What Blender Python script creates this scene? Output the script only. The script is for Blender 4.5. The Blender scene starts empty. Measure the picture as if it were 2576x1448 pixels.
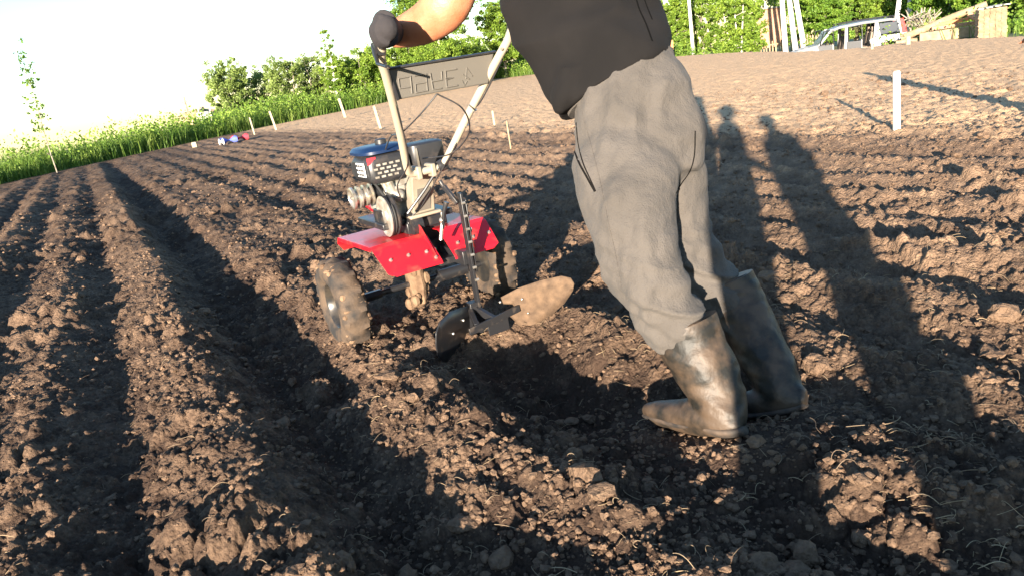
import bpy, math, random
import numpy as np
from mathutils import Vector, Matrix
random.seed(7); rng = np.random.default_rng(7)
sc = bpy.context.scene
COL = sc.collection
# ------------------------------------------------------------------ camera
FPX, ROLL, PITCH, H = 1850.0, math.radians(9.4), math.radians(17.0), 1.12   # focal length in px of a 2575 px wide picture
cam = bpy.data.objects.new('camera', bpy.data.cameras.new('camera')); COL.objects.link(cam)
cam.data.sensor_width = 36; cam.data.lens = 36 * FPX / 2575
cam.data.clip_start = 0.05; cam.data.clip_end = 5000
cR, sR, cP, sP = math.cos(ROLL), math.sin(ROLL), math.cos(PITCH), math.sin(PITCH)
fw = Vector((0, cP, -sP)); rt0 = Vector((1, 0, 0)); up0 = Vector((0, sP, cP))
rt = rt0 * cR - up0 * sR; up = up0 * cR + rt0 * sR
# roll: image x axis = right*cos - ..., see ray() below
rx = rt0 * cR + up0 * sR * -1; 
cam.matrix_world = Matrix(((rx.x, up.x, -fw.x, 0), (rx.y, up.y, -fw.y, 0), (rx.z, up.z, -fw.z, H), (0, 0, 0, 1)))
sc.camera = cam
# ------------------------------------------------------------------ light
SAZ, SEL = math.radians(17.4), math.radians(8.7)
world = bpy.data.worlds.new('World'); sc.world = world; world.use_nodes = True
wn = world.node_tree.nodes; wl = world.node_tree.links
sky = wn.new('ShaderNodeTexSky'); sky.sky_type = 'NISHITA'; sky.sun_disc = False
sky.sun_elevation = SEL; sky.sun_rotation = SAZ + math.pi; sky.air_density = 1.0; sky.dust_density = 0.15; sky.ozone_density = 2.6
wl.new(sky.outputs[0], wn['Background'].inputs[0]); wn['Background'].inputs[1].default_value = 0.105
sun = bpy.data.objects.new('sun', bpy.data.lights.new('sun', 'SUN')); COL.objects.link(sun)
sun.data.energy = 5.0; sun.data.angle = math.radians(0.5); sun.data.color = (1.0, 0.865, 0.70)
sdir = Vector((math.sin(SAZ) * math.cos(SEL), math.cos(SAZ) * math.cos(SEL), -math.sin(SEL)))
sun.rotation_euler = sdir.to_track_quat('-Z', 'Y').to_euler()
sc.view_settings.view_transform = 'Standard'; sc.view_settings.look = 'None'
sc.view_settings.exposure = 2.1; sc.view_settings.gamma = 1.0
sc.cycles.max_bounces = 6; sc.cycles.transparent_max_bounces = 8

# ------------------------------------------------------------------ measuring helpers
def ray(px, py):
    dx, dy = px - 1287.5, py - 724.0
    r = dx * cR - dy * sR; v = dx * sR + dy * cR
    return np.array([r, FPX * cP - v * sP, -FPX * sP - v * cP]) / FPX
CC = np.array([0, 0, H])
def W(px, py, dep): return CC + ray(px, py) * dep              # a point at a given depth
def far(px, py, d):                                           # a point at a given ground distance
    r = ray(px, py); return CC + r * d / math.hypot(r[0], r[1])
TA = math.radians(27.5)
TF = np.array([-math.sin(TA), math.cos(TA), 0]); TR = np.array([math.cos(TA), math.sin(TA), 0]); TO = np.array([-.43, 3.40, 0])
def sstep(x, a, b):
    t = np.clip((x - a) / (b - a), 0, 1); return t * t * (3 - 2 * t)
# ------------------------------------------------------------------ noise (numpy)
def hsh(ix, iy, k=0):
    h = (ix.astype(np.int64) * 374761393 + iy.astype(np.int64) * 668265263 + k * 2147483647 * 3 + k * 974711) & 0xffffffff
    h = ((h ^ (h >> 13)) * 1274126177) & 0xffffffff
    h = (h ^ (h >> 16)) * 2246822519 & 0xffffffff
    return ((h ^ (h >> 15)) & 0xffffff) / float(0xffffff)
def vnoise(x, y, k=0):
    ix, iy = np.floor(x), np.floor(y); fx, fy = x - ix, y - iy
    fx = fx * fx * (3 - 2 * fx); fy = fy * fy * (3 - 2 * fy)
    a, b, c, d = hsh(ix, iy, k), hsh(ix + 1, iy, k), hsh(ix, iy + 1, k), hsh(ix + 1, iy + 1, k)
    return (a + (b - a) * fx) * (1 - fy) + (c + (d - c) * fx) * fy
def fbm(x, y, n=4, k=0):
    s, a, t = 0, 1, 0
    for i in range(n):
        s = s + a * vnoise(x * 2 ** i + 17.3 * i, y * 2 ** i - 9.1 * i, k + i); t += a; a *= .5
    return s / t
def domes(x, y, cell, k, fill=1.0):
    """lumpy clods: height of the highest dome over each point, radius up to .62 cell"""
    X, Y = x / cell, y / cell
    X = X + (vnoise(X * 2.3, Y * 2.3, k + 50) - .5) * .5; Y = Y + (vnoise(X * 2.3 + 9, Y * 2.3, k + 51) - .5) * .5
    ix, iy = np.floor(X), np.floor(Y); out = np.zeros_like(X)
    for dx in (-1, 0, 1):
        for dy in (-1, 0, 1):
            jx, jy = ix + dx, iy + dy
            cx, cy = jx + hsh(jx, jy, k), jy + hsh(jx, jy, k + 1)
            r = (.22 + .42 * hsh(jx, jy, k + 2) ** 1.6) * (hsh(jx, jy, k + 3) < fill)
            e = .75 + .5 * hsh(jx, jy, k + 4)
            d2 = (X - cx) ** 2 * e + (Y - cy) ** 2 / e
            out = np.maximum(out, np.sqrt(np.maximum(r * r - d2, 0)))
    return out * cell
# ------------------------------------------------------------------ the lie of the land
E_AZ = [-180, -60, -33, -22.4, -7.6, 0, 4, 14.7, 20, 22.8, 27, 30, 36, 60, 180]
E_D = [22, 22, 26.6, 31.7, 41, 50, 49.3, 42, 33, 28, 30, 32, 30, 30, 22]
E_Z = [0, 0, 0, 0, 0, .14, 0, -.03, -.04, -.06, -.35, -.49, -.71, -.8, 0]
def edge(az): return np.interp(az, E_AZ, E_D), np.interp(az, E_AZ, E_Z)
def base(x, y):
    az = np.degrees(np.arctan2(x, y)); d = np.hypot(x, y)
    de, ze = edge(az)
    z = ze * np.clip((d - 8) / (de - 8), 0, 1) ** 1.1
    dip = np.interp(az, [-180, 12, 16, 26.5, 31, 60, 180], [0, 0, 1, 1, .25, .25, 0])
    return z + (-1.62 - ze) * dip * sstep(d, de - 2.5, de + 4.5) - .03 * np.maximum(d - 60, 0)
CU = [-20, -6.0, -5.4, -4.8, -4.2, -3.6, -3.25, -2.95, -2.6, -2.3, -1.97, -1.66, -1.36, -1.12, -.98, -.74, -.54, -.36, -.05, .30, .60, .86, 1.12, 1.38, 1.62, 1.88, 2.1, 2.32, 2.55, 2.78, 3.0, 3.24, 3.5, 3.8, 4.1, 4.4, 4.7, 4.95, 5.3, 20]
CZ = [0, 0, .03, -.04, .04, -.05, -.05, .05, -.07, .06, -.03, .035, -.035, .055, .075, -.115, -.085, .02, -.005, .035, -.045, .02, -.035, .04, -.045, .04, -.04, .035, -.035, .035, -.03, .035, -.03, .03, -.03, .025, -.02, .02, 0, 0]
_u = np.linspace(-20, 20, 4001); _z = np.interp(_u, CU, CZ)
_k = np.hanning(13); _k /= _k.sum(); _z = np.convolve(_z, _k, 'same')
def uw(x, y):
    dx, dy = x - TO[0], y - TO[1]
    return dx * TR[0] + dy * TR[1], dx * TF[0] + dy * TF[1]
def ridges(x, y):
    u, w = uw(x, y)
    uu = u + (fbm(u * .8, w * .6, 3, 5) - .5) * .16 * (1 + 1.3 * sstep(u, 1, 3))
    z = np.interp(uu, _u, _z)
    z *= .7 + .6 * fbm(u * 1.2 + 5, w * .9, 3, 9) 
    z += .05 * (fbm(u * .9, w * 1.1, 3, 11) - .5)
    # furrow freshly opened behind the ridger
    f = sstep(-w, .50, .72) * (1 - .6 * sstep(-w, 1.45, 1.9)) * (np.abs(u) < 2)
    fz = np.interp(u, [-.95, -.72, -.36, .04, .40, .62], [0, 0, .065, -.15, .07, 0])
    m = sstep(u, -.8, -.5) * (1 - sstep(u, .45, .62))
    z = z * (1 - f * m) + fz * f
    return z
def ground_z(x, y, detail=True):
    x = np.asarray(x, float); y = np.asarray(y, float)
    d = np.hypot(x, y); az = np.degrees(np.arctan2(x, y)); de, _ = edge(az)
    u, w = uw(x, y)
    inside = 1 - sstep(d, de - 2, de + .5)
    tilled = inside * (1 - .75 * sstep(u, 4.9, 5.6))
    z = base(x, y) + ridges(x, y) * tilled * (1 - .5 * sstep(d, 10, 25))
    if detail:
        near = 1 - sstep(d, 7, 14)
        rough = (.35 + 1.1 * sstep(fbm(x * 1.3, y * 1.3, 3, 21), .35, .7)) * inside
        flat = 1 - .72 * sstep(u, 4.3, 6.0)
        z = z + (fbm(x * 9, y * 9, 4, 31) - .5) * .045 * rough * flat
        z = z + domes(x, y, .17, 40, .25) * .42 * rough * flat * (1 - .5 * sstep(d, 12, 25))
        z = z + domes(x, y, .075, 60, .6) * .55 * rough * flat * (1 - .6 * sstep(d, 10, 22))
        z = z + domes(x, y, .036, 80, .75) * .85 * near * inside
        z = z + domes(x, y, .019, 85, .8) * .8 * (1 - sstep(d, 4, 6.5)) * inside
        z = z + domes(x, y, .30, 100, .25) * .16 * rough * flat * (1 - .6 * sstep(d, 12, 25))
        fm = sstep(d, 5, 10) * inside
        z = z + (vnoise(x * 23, y * 23, 95) - .5) * .030 * fm + (vnoise(x * 9 + 3, y * 9, 96) - .5) * .035 * fm
        z = z + (fbm(x * 60, y * 60, 2, 90) - .5) * .007 * near * inside
    # soil trodden down under the boots
    for a, b in FEET:
        ab = b[:2] - a[:2]; t = np.clip(((x - a[0]) * ab[0] + (y - a[1]) * ab[1]) / (ab @ ab), 0, 1)
        dd = np.hypot(x - a[0] - ab[0] * t, y - a[1] - ab[1] * t); w = 1 - sstep(dd, .065, .24)
        z = z * (1 - w) + (a[2] + (b[2] - a[2]) * t - .006 + .25 * (z - base(x, y))) * w if detail else z * (1 - w) + (a[2] + (b[2] - a[2]) * t) * w
    return z
FEET = [(W(1862, 1096, 2.075), W(1630, 1052, 2.37)), (W(2026, 1030, 2.22), W(1850, 1050, 2.43))]
def gz(x, y): return float(ground_z(np.array([x]), np.array([y]), False)[0])
def gz_px(px, py, z=0.0):
    r = ray(px, py); p = CC + r * (z - H) / r[2]
    return p
# ------------------------------------------------------------------ mesh helpers
def tag(o, label=None, cat=None, group=None, kind=None):
    if label: o['label'] = label
    if cat: o['category'] = cat
    if group: o['group'] = group
    if kind: o['kind'] = kind
    return o
def empty(name, loc, rz=0, **k):
    o = bpy.data.objects.new(name, None); COL.objects.link(o); o.location = [float(c) for c in loc]; o.rotation_euler = (0, 0, rz)
    o.empty_display_size = .1
    return tag(o, **k)
def np_mesh(name, V, Fc, nper, mat, smooth=False):
    """fast mesh from arrays: V (n,3), Fc (m,nper)"""
    me = bpy.data.meshes.new(name); V = np.asarray(V, np.float32); Fc = np.asarray(Fc, np.int32)
    me.vertices.add(len(V)); me.vertices.foreach_set('co', V.ravel())
    me.loops.add(Fc.size); me.loops.foreach_set('vertex_index', Fc.ravel())
    me.polygons.add(len(Fc)); me.polygons.foreach_set('loop_start', np.arange(0, Fc.size, nper, dtype=np.int32))
    me.polygons.foreach_set('loop_total', np.full(len(Fc), nper, np.int32))
    me.polygons.foreach_set('use_smooth', np.full(len(Fc), smooth, bool))
    me.update(calc_edges=True)
    if mat: me.materials.append(mat)
    return me
def link(name, me, parent=None):
    o = bpy.data.objects.new(name, me); COL.objects.link(o)
    if parent: o.parent = parent
    return o
def nrm(v): v = np.asarray(v, float); return v / (np.linalg.norm(v) + 1e-12)
class MB:
    def __init__(s): s.v = []; s.f = []
    def add(s, vs, fs):
        n = len(s.v); s.v += [tuple(float(c) for c in p) for p in vs]; s.f += [tuple(n + i for i in f) for f in fs]
    def box(s, c, size, rot=None, taper=1.0):
        hx, hy, hz = size[0] / 2, size[1] / 2, size[2] / 2; vs = []
        for z in (-hz, hz):
            t = taper if z > 0 else 1
            for x, y in ((-hx, -hy), (hx, -hy), (hx, hy), (-hx, hy)): vs.append(np.array([x * t, y * t, z]))
        if rot is not None: vs = [rot @ p for p in vs]
        s.add([p + np.array(c) for p in vs], [(3, 2, 1, 0), (4, 5, 6, 7), (0, 1, 5, 4), (1, 2, 6, 5), (2, 3, 7, 6), (3, 0, 4, 7)]); return s
    def bar(s, p0, p1, w, h, up=(0, 0, 1)):
        p0, p1 = np.array(p0, float), np.array(p1, float); a = nrm(p1 - p0); b = nrm(np.cross(a, up)); c = np.cross(b, a)
        vs = [p + b * w / 2 * i + c * h / 2 * j for p in (p0, p1) for i, j in ((-1, -1), (1, -1), (1, 1), (-1, 1))]
        s.add(vs, [(3, 2, 1, 0), (4, 5, 6, 7), (0, 1, 5, 4), (1, 2, 6, 5), (2, 3, 7, 6), (3, 0, 4, 7)]); return s
    def rings(s, R, cap=True):
        n = len(R[0]); m = len(R); b = len(s.v)
        for r in R: s.v += [tuple(float(c) for c in p) for p in r]
        for i in range(m - 1):
            for j in range(n):
                k = (j + 1) % n; s.f.append((b + i * n + j, b + i * n + k, b + (i + 1) * n + k, b + (i + 1) * n + j))
        if cap: s.f.append(tuple(b + j for j in range(n))[::-1]); s.f.append(tuple(b + (m - 1) * n + j for j in range(n)))
        return s
    def tube(s, P, r, n=12, cap=True):
        P = [np.array(p, float) for p in P]; m = len(P); rr = r if hasattr(r, '__len__') else [r] * m
        T = [nrm(P[min(i + 1, m - 1)] - P[max(i - 1, 0)]) for i in range(m)]
        a = nrm(np.cross(T[0], (0, 0, 1) if abs(T[0][2]) < .9 else (1, 0, 0))); R = []
        for i in range(m):
            a = nrm(a - T[i] * (a @ T[i])); b = np.cross(T[i], a)
            R.append([P[i] + rr[i] * (math.cos(t) * a + math.sin(t) * b) for t in np.linspace(0, 2 * math.pi, n, endpoint=False)])
        return s.rings(R, cap)
    def cyl(s, p0, p1, r, r1=None, n=20): return s.tube([p0, p1], [r, r if r1 is None else r1], n)
    def lathe(s, c, axis, prof, n=40):
        """prof = list of (along axis, radius)"""
        c = np.array(c, float); ax = nrm(axis); a = nrm(np.cross(ax, (0, 0, 1) if abs(ax[2]) < .9 else (1, 0, 0))); b = np.cross(ax, a)
        R = [[c + ax * h + r * (math.cos(t) * a + math.sin(t) * b) for t in np.linspace(0, 2 * math.pi, n, endpoint=False)] for h, r in prof]
        return s.rings(R, True)
    def prism(s, poly, o, ux, uy, th):
        """polygon extruded by th along ux x uy"""
        o = np.array(o, float); ux, uy = np.array(ux, float), np.array(uy, float); nz = nrm(np.cross(ux, uy)); n = len(poly)
        A = [o + ux * x + uy * y for x, y in poly]; s.add(A + [p + nz * th for p in A], [tuple(range(n))[::-1], tuple(range(n, 2 * n))] + [(i, (i + 1) % n, n + (i + 1) % n, n + i) for i in range(n)]); return s
    def sph(s, c, r, n=10, m=7):
        c = np.array(c, float); r = np.array(r if hasattr(r, '__len__') else [r] * 3); R = []
        for i in range(m + 1):
            ph = math.pi * (i + .02 * (i == 0) - .02 * (i == m)) / m
            R.append([c + r * np.array([math.sin(ph) * math.cos(t), math.sin(ph) * math.sin(t), -math.cos(ph)]) for t in np.linspace(0, 2 * math.pi, n, endpoint=False)])
        return s.rings(R, True)
    def build(s, name, mat, parent=None, smooth=True, bevel=0, off=None, ang=40, solid=0, **k):
        me = bpy.data.meshes.new(name)
        vs = s.v if off is None else [(p[0] - off[0], p[1] - off[1], p[2] - off[2]) for p in s.v]
        me.from_pydata(vs, [], s.f); me.validate()
        import bmesh
        bm = bmesh.new(); bm.from_mesh(me); bmesh.ops.recalc_face_normals(bm, faces=bm.faces); bm.to_mesh(me); bm.free()
        if smooth:
            me.polygons.foreach_set('use_smooth', [True] * len(me.polygons)); me.set_sharp_from_angle(angle=math.radians(ang))
        me.materials.append(mat); o = link(name, me, parent)
        if solid: q = o.modifiers.new('solid', 'SOLIDIFY'); q.thickness = solid; q.offset = 0
        if bevel: q = o.modifiers.new('bevel', 'BEVEL'); q.width = bevel; q.segments = 2; q.limit_method = 'ANGLE'
        return tag(o, **k)
def spline(P, n=8):
    P = [np.array(p, float) for p in P]; Q = [2 * P[0] - P[1]] + P + [2 * P[-1] - P[-2]]; out = []
    for i in range(1, len(Q) - 2):
        for t in np.linspace(0, 1, n, endpoint=False):
            a, b, c, d = Q[i - 1:i + 3]
            out.append(.5 * ((2 * b) + (c - a) * t + (2 * a - 5 * b + 4 * c - d) * t * t + (3 * b - a - 3 * c + d) * t ** 3))
    out.append(P[-1]); return out
def fuse(mb, name, mat, parent, off, voxel=.01, smooth=6, disp=None, **k):
    """lofted pieces grown into one continuous surface"""
    me = bpy.data.meshes.new(name + '_raw'); me.from_pydata([tuple(np.array(p) - off) for p in mb.v], [], mb.f)
    import bmesh
    bm = bmesh.new(); bm.from_mesh(me); bmesh.ops.recalc_face_normals(bm, faces=bm.faces); bm.to_mesh(me); bm.free()
    t = link(name + '_raw', me); m = t.modifiers.new('r', 'REMESH'); m.mode = 'VOXEL'; m.voxel_size = voxel
    m = t.modifiers.new('s', 'SMOOTH'); m.iterations = smooth; m.factor = .5
    dg = bpy.context.evaluated_depsgraph_get(); dg.update()
    new = bpy.data.meshes.new_from_object(t.evaluated_get(dg)); new.name = name
    bpy.data.objects.remove(t); bpy.data.meshes.remove(me)
    if disp:
        n = len(new.vertices); co = np.zeros(n * 3); new.vertices.foreach_get('co', co); co = co.reshape(-1, 3)
        no = np.zeros(n * 3); new.vertices.foreach_get('normal', no); no = no.reshape(-1, 3)
        co = co + no * disp(co + off, no)[:, None]; new.vertices.foreach_set('co', co.ravel()); new.update()
    new.polygons.foreach_set('use_smooth', [True] * len(new.polygons))
    new.materials.clear(); new.materials.append(mat)
    return tag(link(name, new, parent), **k)
def copy_tree(o, parent=None):
    c = o.copy(); COL.objects.link(c); c.parent = parent
    for ch in o.children: copy_tree(ch, c)
    return c
# ------------------------------------------------------------------ materials
def mat(name, col, rough=.6, metal=0, col2=None, nscale=20, bump=0, bscale=60, spec=.5, detail=6, contrast=(.35, .65), coat=0, sheen=0, trans=0):
    m = bpy.data.materials.new(name); m.use_nodes = True; N, L = m.node_tree.nodes, m.node_tree.links; b = N['Principled BSDF']
    b.inputs['Roughness'].default_value = rough; b.inputs['Metallic'].default_value = metal; b.inputs['Specular IOR Level'].default_value = spec
    b.inputs['Base Color'].default_value = (*col, 1); b.inputs['Coat Weight'].default_value = coat; b.inputs['Sheen Weight'].default_value = sheen
    tc = N.new('ShaderNodeTexCoord')
    if col2:
        n = N.new('ShaderNodeTexNoise'); n.inputs['Scale'].default_value = nscale; n.inputs['Detail'].default_value = detail
        r = N.new('ShaderNodeMapRange'); r.inputs['From Min'].default_value = contrast[0]; r.inputs['From Max'].default_value = contrast[1]
        x = N.new('ShaderNodeMix'); x.data_type = 'RGBA'; x.inputs[6].default_value = (*col, 1); x.inputs[7].default_value = (*col2, 1)
        L.new(tc.outputs['Object'], n.inputs['Vector']); L.new(n.outputs['Fac'], r.inputs['Value']); L.new(r.outputs[0], x.inputs[0]); L.new(x.outputs[2], b.inputs['Base Color'])
    if bump:
        n = N.new('ShaderNodeTexNoise'); n.inputs['Scale'].default_value = bscale; n.inputs['Detail'].default_value = 8
        q = N.new('ShaderNodeBump'); q.inputs['Strength'].default_value = 1; q.inputs['Distance'].default_value = bump
        L.new(tc.outputs['Object'], n.inputs['Vector']); L.new(n.outputs['Fac'], q.inputs['Height']); L.new(q.outputs[0], b.inputs['Normal'])
    return m
def leafmat(name, c1, c2, c3, transl=.35):
    m = bpy.data.materials.new(name); m.use_nodes = True; N, L = m.node_tree.nodes, m.node_tree.links
    b = N['Principled BSDF']; out = N['Material Output']; b.inputs['Roughness'].default_value = .55; b.inputs['Specular IOR Level'].default_value = .3
    g = N.new('ShaderNodeNewGeometry'); tc = N.new('ShaderNodeTexCoord')
    r = N.new('ShaderNodeValToRGB'); r.color_ramp.elements[0].color = (*c1, 1); r.color_ramp.elements[1].color = (*c3, 1)
    e = r.color_ramp.elements.new(.5); e.color = (*c2, 1)
    n = N.new('ShaderNodeTexNoise'); n.inputs['Scale'].default_value = .9; n.inputs['Detail'].default_value = 3
    L.new(tc.outputs['Object'], n.inputs['Vector'])
    ad = N.new('ShaderNodeMath'); ad.operation = 'MULTIPLY_ADD'; L.new(g.outputs['Random Per Island'], ad.inputs[0]); ad.inputs[1].default_value = .55
    sb = N.new('ShaderNodeMath'); sb.operation = 'MULTIPLY_ADD'; L.new(n.outputs['Fac'], sb.inputs[0]); sb.inputs[1].default_value = 1.6; sb.inputs[2].default_value = -.55
    L.new(sb.outputs[0], ad.inputs[2]); L.new(ad.outputs[0], r.inputs[0]); L.new(r.outputs[0], b.inputs['Base Color'])
    t = N.new('ShaderNodeBsdfTranslucent'); mx = N.new('ShaderNodeMixShader'); mx.inputs[0].default_value = transl
    L.new(r.outputs[0], t.inputs[0]); L.new(b.outputs[0], mx.inputs[1]); L.new(t.outputs[0], mx.inputs[2]); L.new(mx.outputs[0], out.inputs[0])
    return m
M = {}
def soil_mat():
    m = bpy.data.materials.new('soil'); m.use_nodes = True; N, L = m.node_tree.nodes, m.node_tree.links; b = N['Principled BSDF']
    b.inputs['Roughness'].default_value = .95; b.inputs['Specular IOR Level'].default_value = .12
    tc = N.new('ShaderNodeTexCoord'); at = N.new('ShaderNodeAttribute'); at.attribute_name = 'dry'
    n = N.new('ShaderNodeTexNoise'); n.inputs['Scale'].default_value = 7; n.inputs['Detail'].default_value = 10; n.inputs['Roughness'].default_value = .7
    n2 = N.new('ShaderNodeTexNoise'); n2.inputs['Scale'].default_value = 70; n2.inputs['Detail'].default_value = 4
    for q in (n, n2): L.new(tc.outputs['Object'], q.inputs['Vector'])
    a = N.new('ShaderNodeMath'); a.operation = 'MULTIPLY_ADD'; L.new(n.outputs['Fac'], a.inputs[0]); a.inputs[1].default_value = 1.0; L.new(at.outputs['Fac'], a.inputs[2])
    a2 = N.new('ShaderNodeMath'); a2.operation = 'MULTIPLY_ADD'; L.new(n2.outputs['Fac'], a2.inputs[0]); a2.inputs[1].default_value = .45; L.new(a.outputs[0], a2.inputs[2])
    r = N.new('ShaderNodeValToRGB'); e = r.color_ramp.elements; e[0].position = .17; e[0].color = (.055, .035, .025, 1); e[1].position = .64; e[1].color = (.60, .395, .235, 1)
    k = e.new(.40); k.color = (.23, .150, .098, 1)
    s = N.new('ShaderNodeMath'); s.operation = 'MULTIPLY'; s.inputs[1].default_value = 1 / 2.2; L.new(a2.outputs[0], s.inputs[0])
    L.new(s.outputs[0], r.inputs[0]); L.new(r.outputs[0], b.inputs['Base Color'])
    n3 = N.new('ShaderNodeTexNoise'); n3.inputs['Scale'].default_value = 110; n3.inputs['Detail'].default_value = 6; n3.inputs['Roughness'].default_value = .65
    L.new(tc.outputs['Object'], n3.inputs['Vector'])
    q = N.new('ShaderNodeBump'); q.inputs['Strength'].default_value = 1; q.inputs['Distance'].default_value = .014
    vo = N.new('ShaderNodeTexVoronoi'); vo.inputs['Scale'].default_value = 75; vo.inputs['Randomness'].default_value = 1; L.new(tc.outputs['Object'], vo.inputs['Vector'])
    mm = N.new('ShaderNodeMath'); mm.operation = 'MULTIPLY_ADD'; L.new(vo.outputs['Distance'], mm.inputs[0]); mm.inputs[1].default_value = -.55; L.new(n3.outputs['Fac'], mm.inputs[2])
    L.new(mm.outputs[0], q.inputs['Height']); L.new(q.outputs[0], b.inputs['Normal'])
    return m
M['soil'] = soil_mat()
M['clod'] = mat('clod', (.085, .054, .036), .95, col2=(.21, .140, .092), nscale=9, bump=.004, bscale=120, spec=.12)
M['straw'] = mat('straw', (.36, .26, .15), .8, col2=(.11, .07, .045), nscale=3)
M['leafA'] = leafmat('leaf_bright', (.050, .100, .012), (.14, .23, .025), (.27, .36, .05))
M['leafB'] = leafmat('leaf_grey_green', (.08, .12, .03), (.18, .25, .06), (.30, .38, .11))
M['leafC'] = leafmat('leaf_mid', (.045, .10, .014), (.11, .21, .022), (.23, .33, .045))
M['leafD'] = leafmat('leaf_dry', (.10, .09, .05), (.17, .16, .08), (.24, .24, .11))
M['grass'] = leafmat('grass_blades', (.030, .075, .012), (.085, .16, .02), (.20, .27, .05))
M['herb'] = leafmat('herb_leaves', (.05, .11, .012), (.14, .24, .03), (.29, .38, .07))
M['bark'] = mat('bark', (.16, .13, .10), .9, col2=(.32, .28, .22), nscale=6)
M['birch'] = mat('birch_bark', (.55, .52, .46), .8, col2=(.12, .11, .10), nscale=4, contrast=(.55, .7))
M['concrete'] = mat('concrete', (.62, .60, .56), .85, col2=(.48, .46, .42), nscale=3)
M['pale_wood'] = mat('pale_wood', (.36, .31, .21), .85, col2=(.24, .2, .13), nscale=6)
M['white_wood'] = mat('whitewashed_wood', (.55, .51, .44), .8, col2=(.50, .44, .34), nscale=5)
M['wood'] = mat('sawn_wood', (.34, .25, .145), .8, col2=(.20, .14, .08), nscale=5)
M['fence_wood'] = mat('fence_wood', (.42, .28, .15), .85, col2=(.25, .16, .09), nscale=3)
M['red_paint'] = mat('red_paint', (.55, .008, .018), .36, coat=.12, col2=(.20, .06, .04), nscale=13, contrast=(.52, .74), bump=.0004, bscale=60)
M['beige_tube'] = mat('beige_powder_coat', (.36, .31, .23), .42, bump=.0004, bscale=300)
M['black_metal'] = mat('black_metal', (.016, .016, .018), .38, col2=(.07, .055, .045), nscale=22, contrast=(.55, .75))
M['black_plastic'] = mat('black_plastic', (.022, .022, .024), .42, col2=(.06, .05, .045), nscale=16, contrast=(.55, .8))
M['grey_plastic'] = mat('grey_plastic', (.11, .10, .085), .62, bump=.0004, bscale=260)
M['rubber'] = mat('rubber', (.018, .016, .015), .85, col2=(.080, .053, .034), nscale=14, contrast=(.36, .60), bump=.003, bscale=60)
M['mud'] = mat('caked_mud', (.10, .063, .040), .95, col2=(.22, .145, .092), nscale=18, bump=.006, bscale=55, spec=.15)
M['rim'] = mat('dusty_rim', (.03, .03, .03), .3, .4, col2=(.10, .08, .06), nscale=16, contrast=(.4, .7))
M['alu'] = mat('cast_aluminium', (.55, .52, .46), .45, .6, col2=(.30, .26, .21), nscale=22, bump=.001, bscale=120)
M['alu_beige'] = mat('painted_casting', (.28, .24, .18), .5, 0, col2=(.20, .17, .13), nscale=10)
M['steel'] = mat('bright_steel', (.66, .63, .58), .3, .8, col2=(.42, .36, .28), nscale=20)
M['black_sky_sheen'] = mat('black_sky_sheen', (.004, .016, .055), .4, coat=.1)  # black tank, with the blue sky reflection put into its colour
M['rusty'] = mat('dusty_steel_blade', (.055, .033, .019), .85, .0, col2=(.13, .080, .046), nscale=28, bump=.0015, bscale=150, contrast=(.3, .7))
M['white_sticker'] = mat('white_sticker', (.75, .75, .74), .5)
M['red_sticker'] = mat('red_sticker', (.55, .03, .04), .5)
M['skin'] = mat('skin', (.33, .115, .052), .5, col2=(.40, .175, .095), nscale=18, contrast=(.3, .7), bump=.0012, bscale=160)
M['skin'].node_tree.nodes['Principled BSDF'].inputs['Subsurface Weight'].default_value = .08
M['skin'].node_tree.nodes['Principled BSDF'].inputs['Subsurface Scale'].default_value = .01
M['glove'] = mat('glove_fabric', (.020, .017, .019), .9, bump=.0008, bscale=500)
M['hair'] = mat('hair', (.05, .035, .025), .7)
M['tshirt'] = mat('charcoal_shirt', (.0048, .0041, .0040), .95, spec=.25, col2=(.0078, .0066, .0063), nscale=6, bump=.0006, bscale=500, sheen=0)
def pants_mat():
    m = mat('grey_sweatpants', (.060, .0525, .046), .95, col2=(.086, .075, .066), nscale=7, sheen=.03, contrast=(.3, .7))
    N, L = m.node_tree.nodes, m.node_tree.links; b = N['Principled BSDF']; tc = N.new('ShaderNodeTexCoord')
    n = N.new('ShaderNodeTexNoise'); n.inputs['Scale'].default_value = 260; n.inputs['Detail'].default_value = 6
    n2 = N.new('ShaderNodeTexNoise'); n2.inputs['Scale'].default_value = 16; n2.inputs['Detail'].default_value = 4
    q = N.new('ShaderNodeBump'); q.inputs['Distance'].default_value = .0028; q2 = N.new('ShaderNodeBump'); q2.inputs['Distance'].default_value = .020; q2.inputs['Strength'].default_value = .8
    for x in (n, n2): L.new(tc.outputs['Object'], x.inputs['Vector'])
    L.new(n.outputs['Fac'], q.inputs['Height']); L.new(n2.outputs['Fac'], q2.inputs['Height']); L.new(q2.outputs[0], q.inputs['Normal']); L.new(q.outputs[0], b.inputs['Normal'])
    return m
M['pants'] = pants_mat()
M['thread'] = mat('black_thread', (.002, .002, .002), .95, spec=.1)
M['pants_dark'] = mat('dark_zip_crease_shade', (.006, .0055, .005), .95, spec=.1)  # pocket lines, and the shade drawn along the seat crease
M['boot'] = mat('dusty_rubber_boot', (.013, .012, .010), .52, spec=.35, col2=(.070, .047, .031), nscale=14, contrast=(.40, .60), bump=.004, bscale=30)
M['sole'] = mat('boot_sole', (.02, .017, .015), .8, col2=(.08, .055, .038), nscale=20)
M['car_paint'] = mat('silver_car_paint', (.22, .215, .21), .4, .0, coat=.1)
M['car_dark'] = mat('car_interior', (.035, .03, .03), .8, col2=(.16, .12, .09), nscale=5)
M['seat_cloth'] = mat('car_seat_cloth', (.22, .17, .13), .9)
M['glass'] = mat('tinted_glass', (.02, .028, .04), .25, spec=.35)
M['tail'] = mat('tail_light_lens', (.60, .015, .015), .25)
M['tyre'] = mat('car_tyre', (.025, .025, .025), .8)
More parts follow.
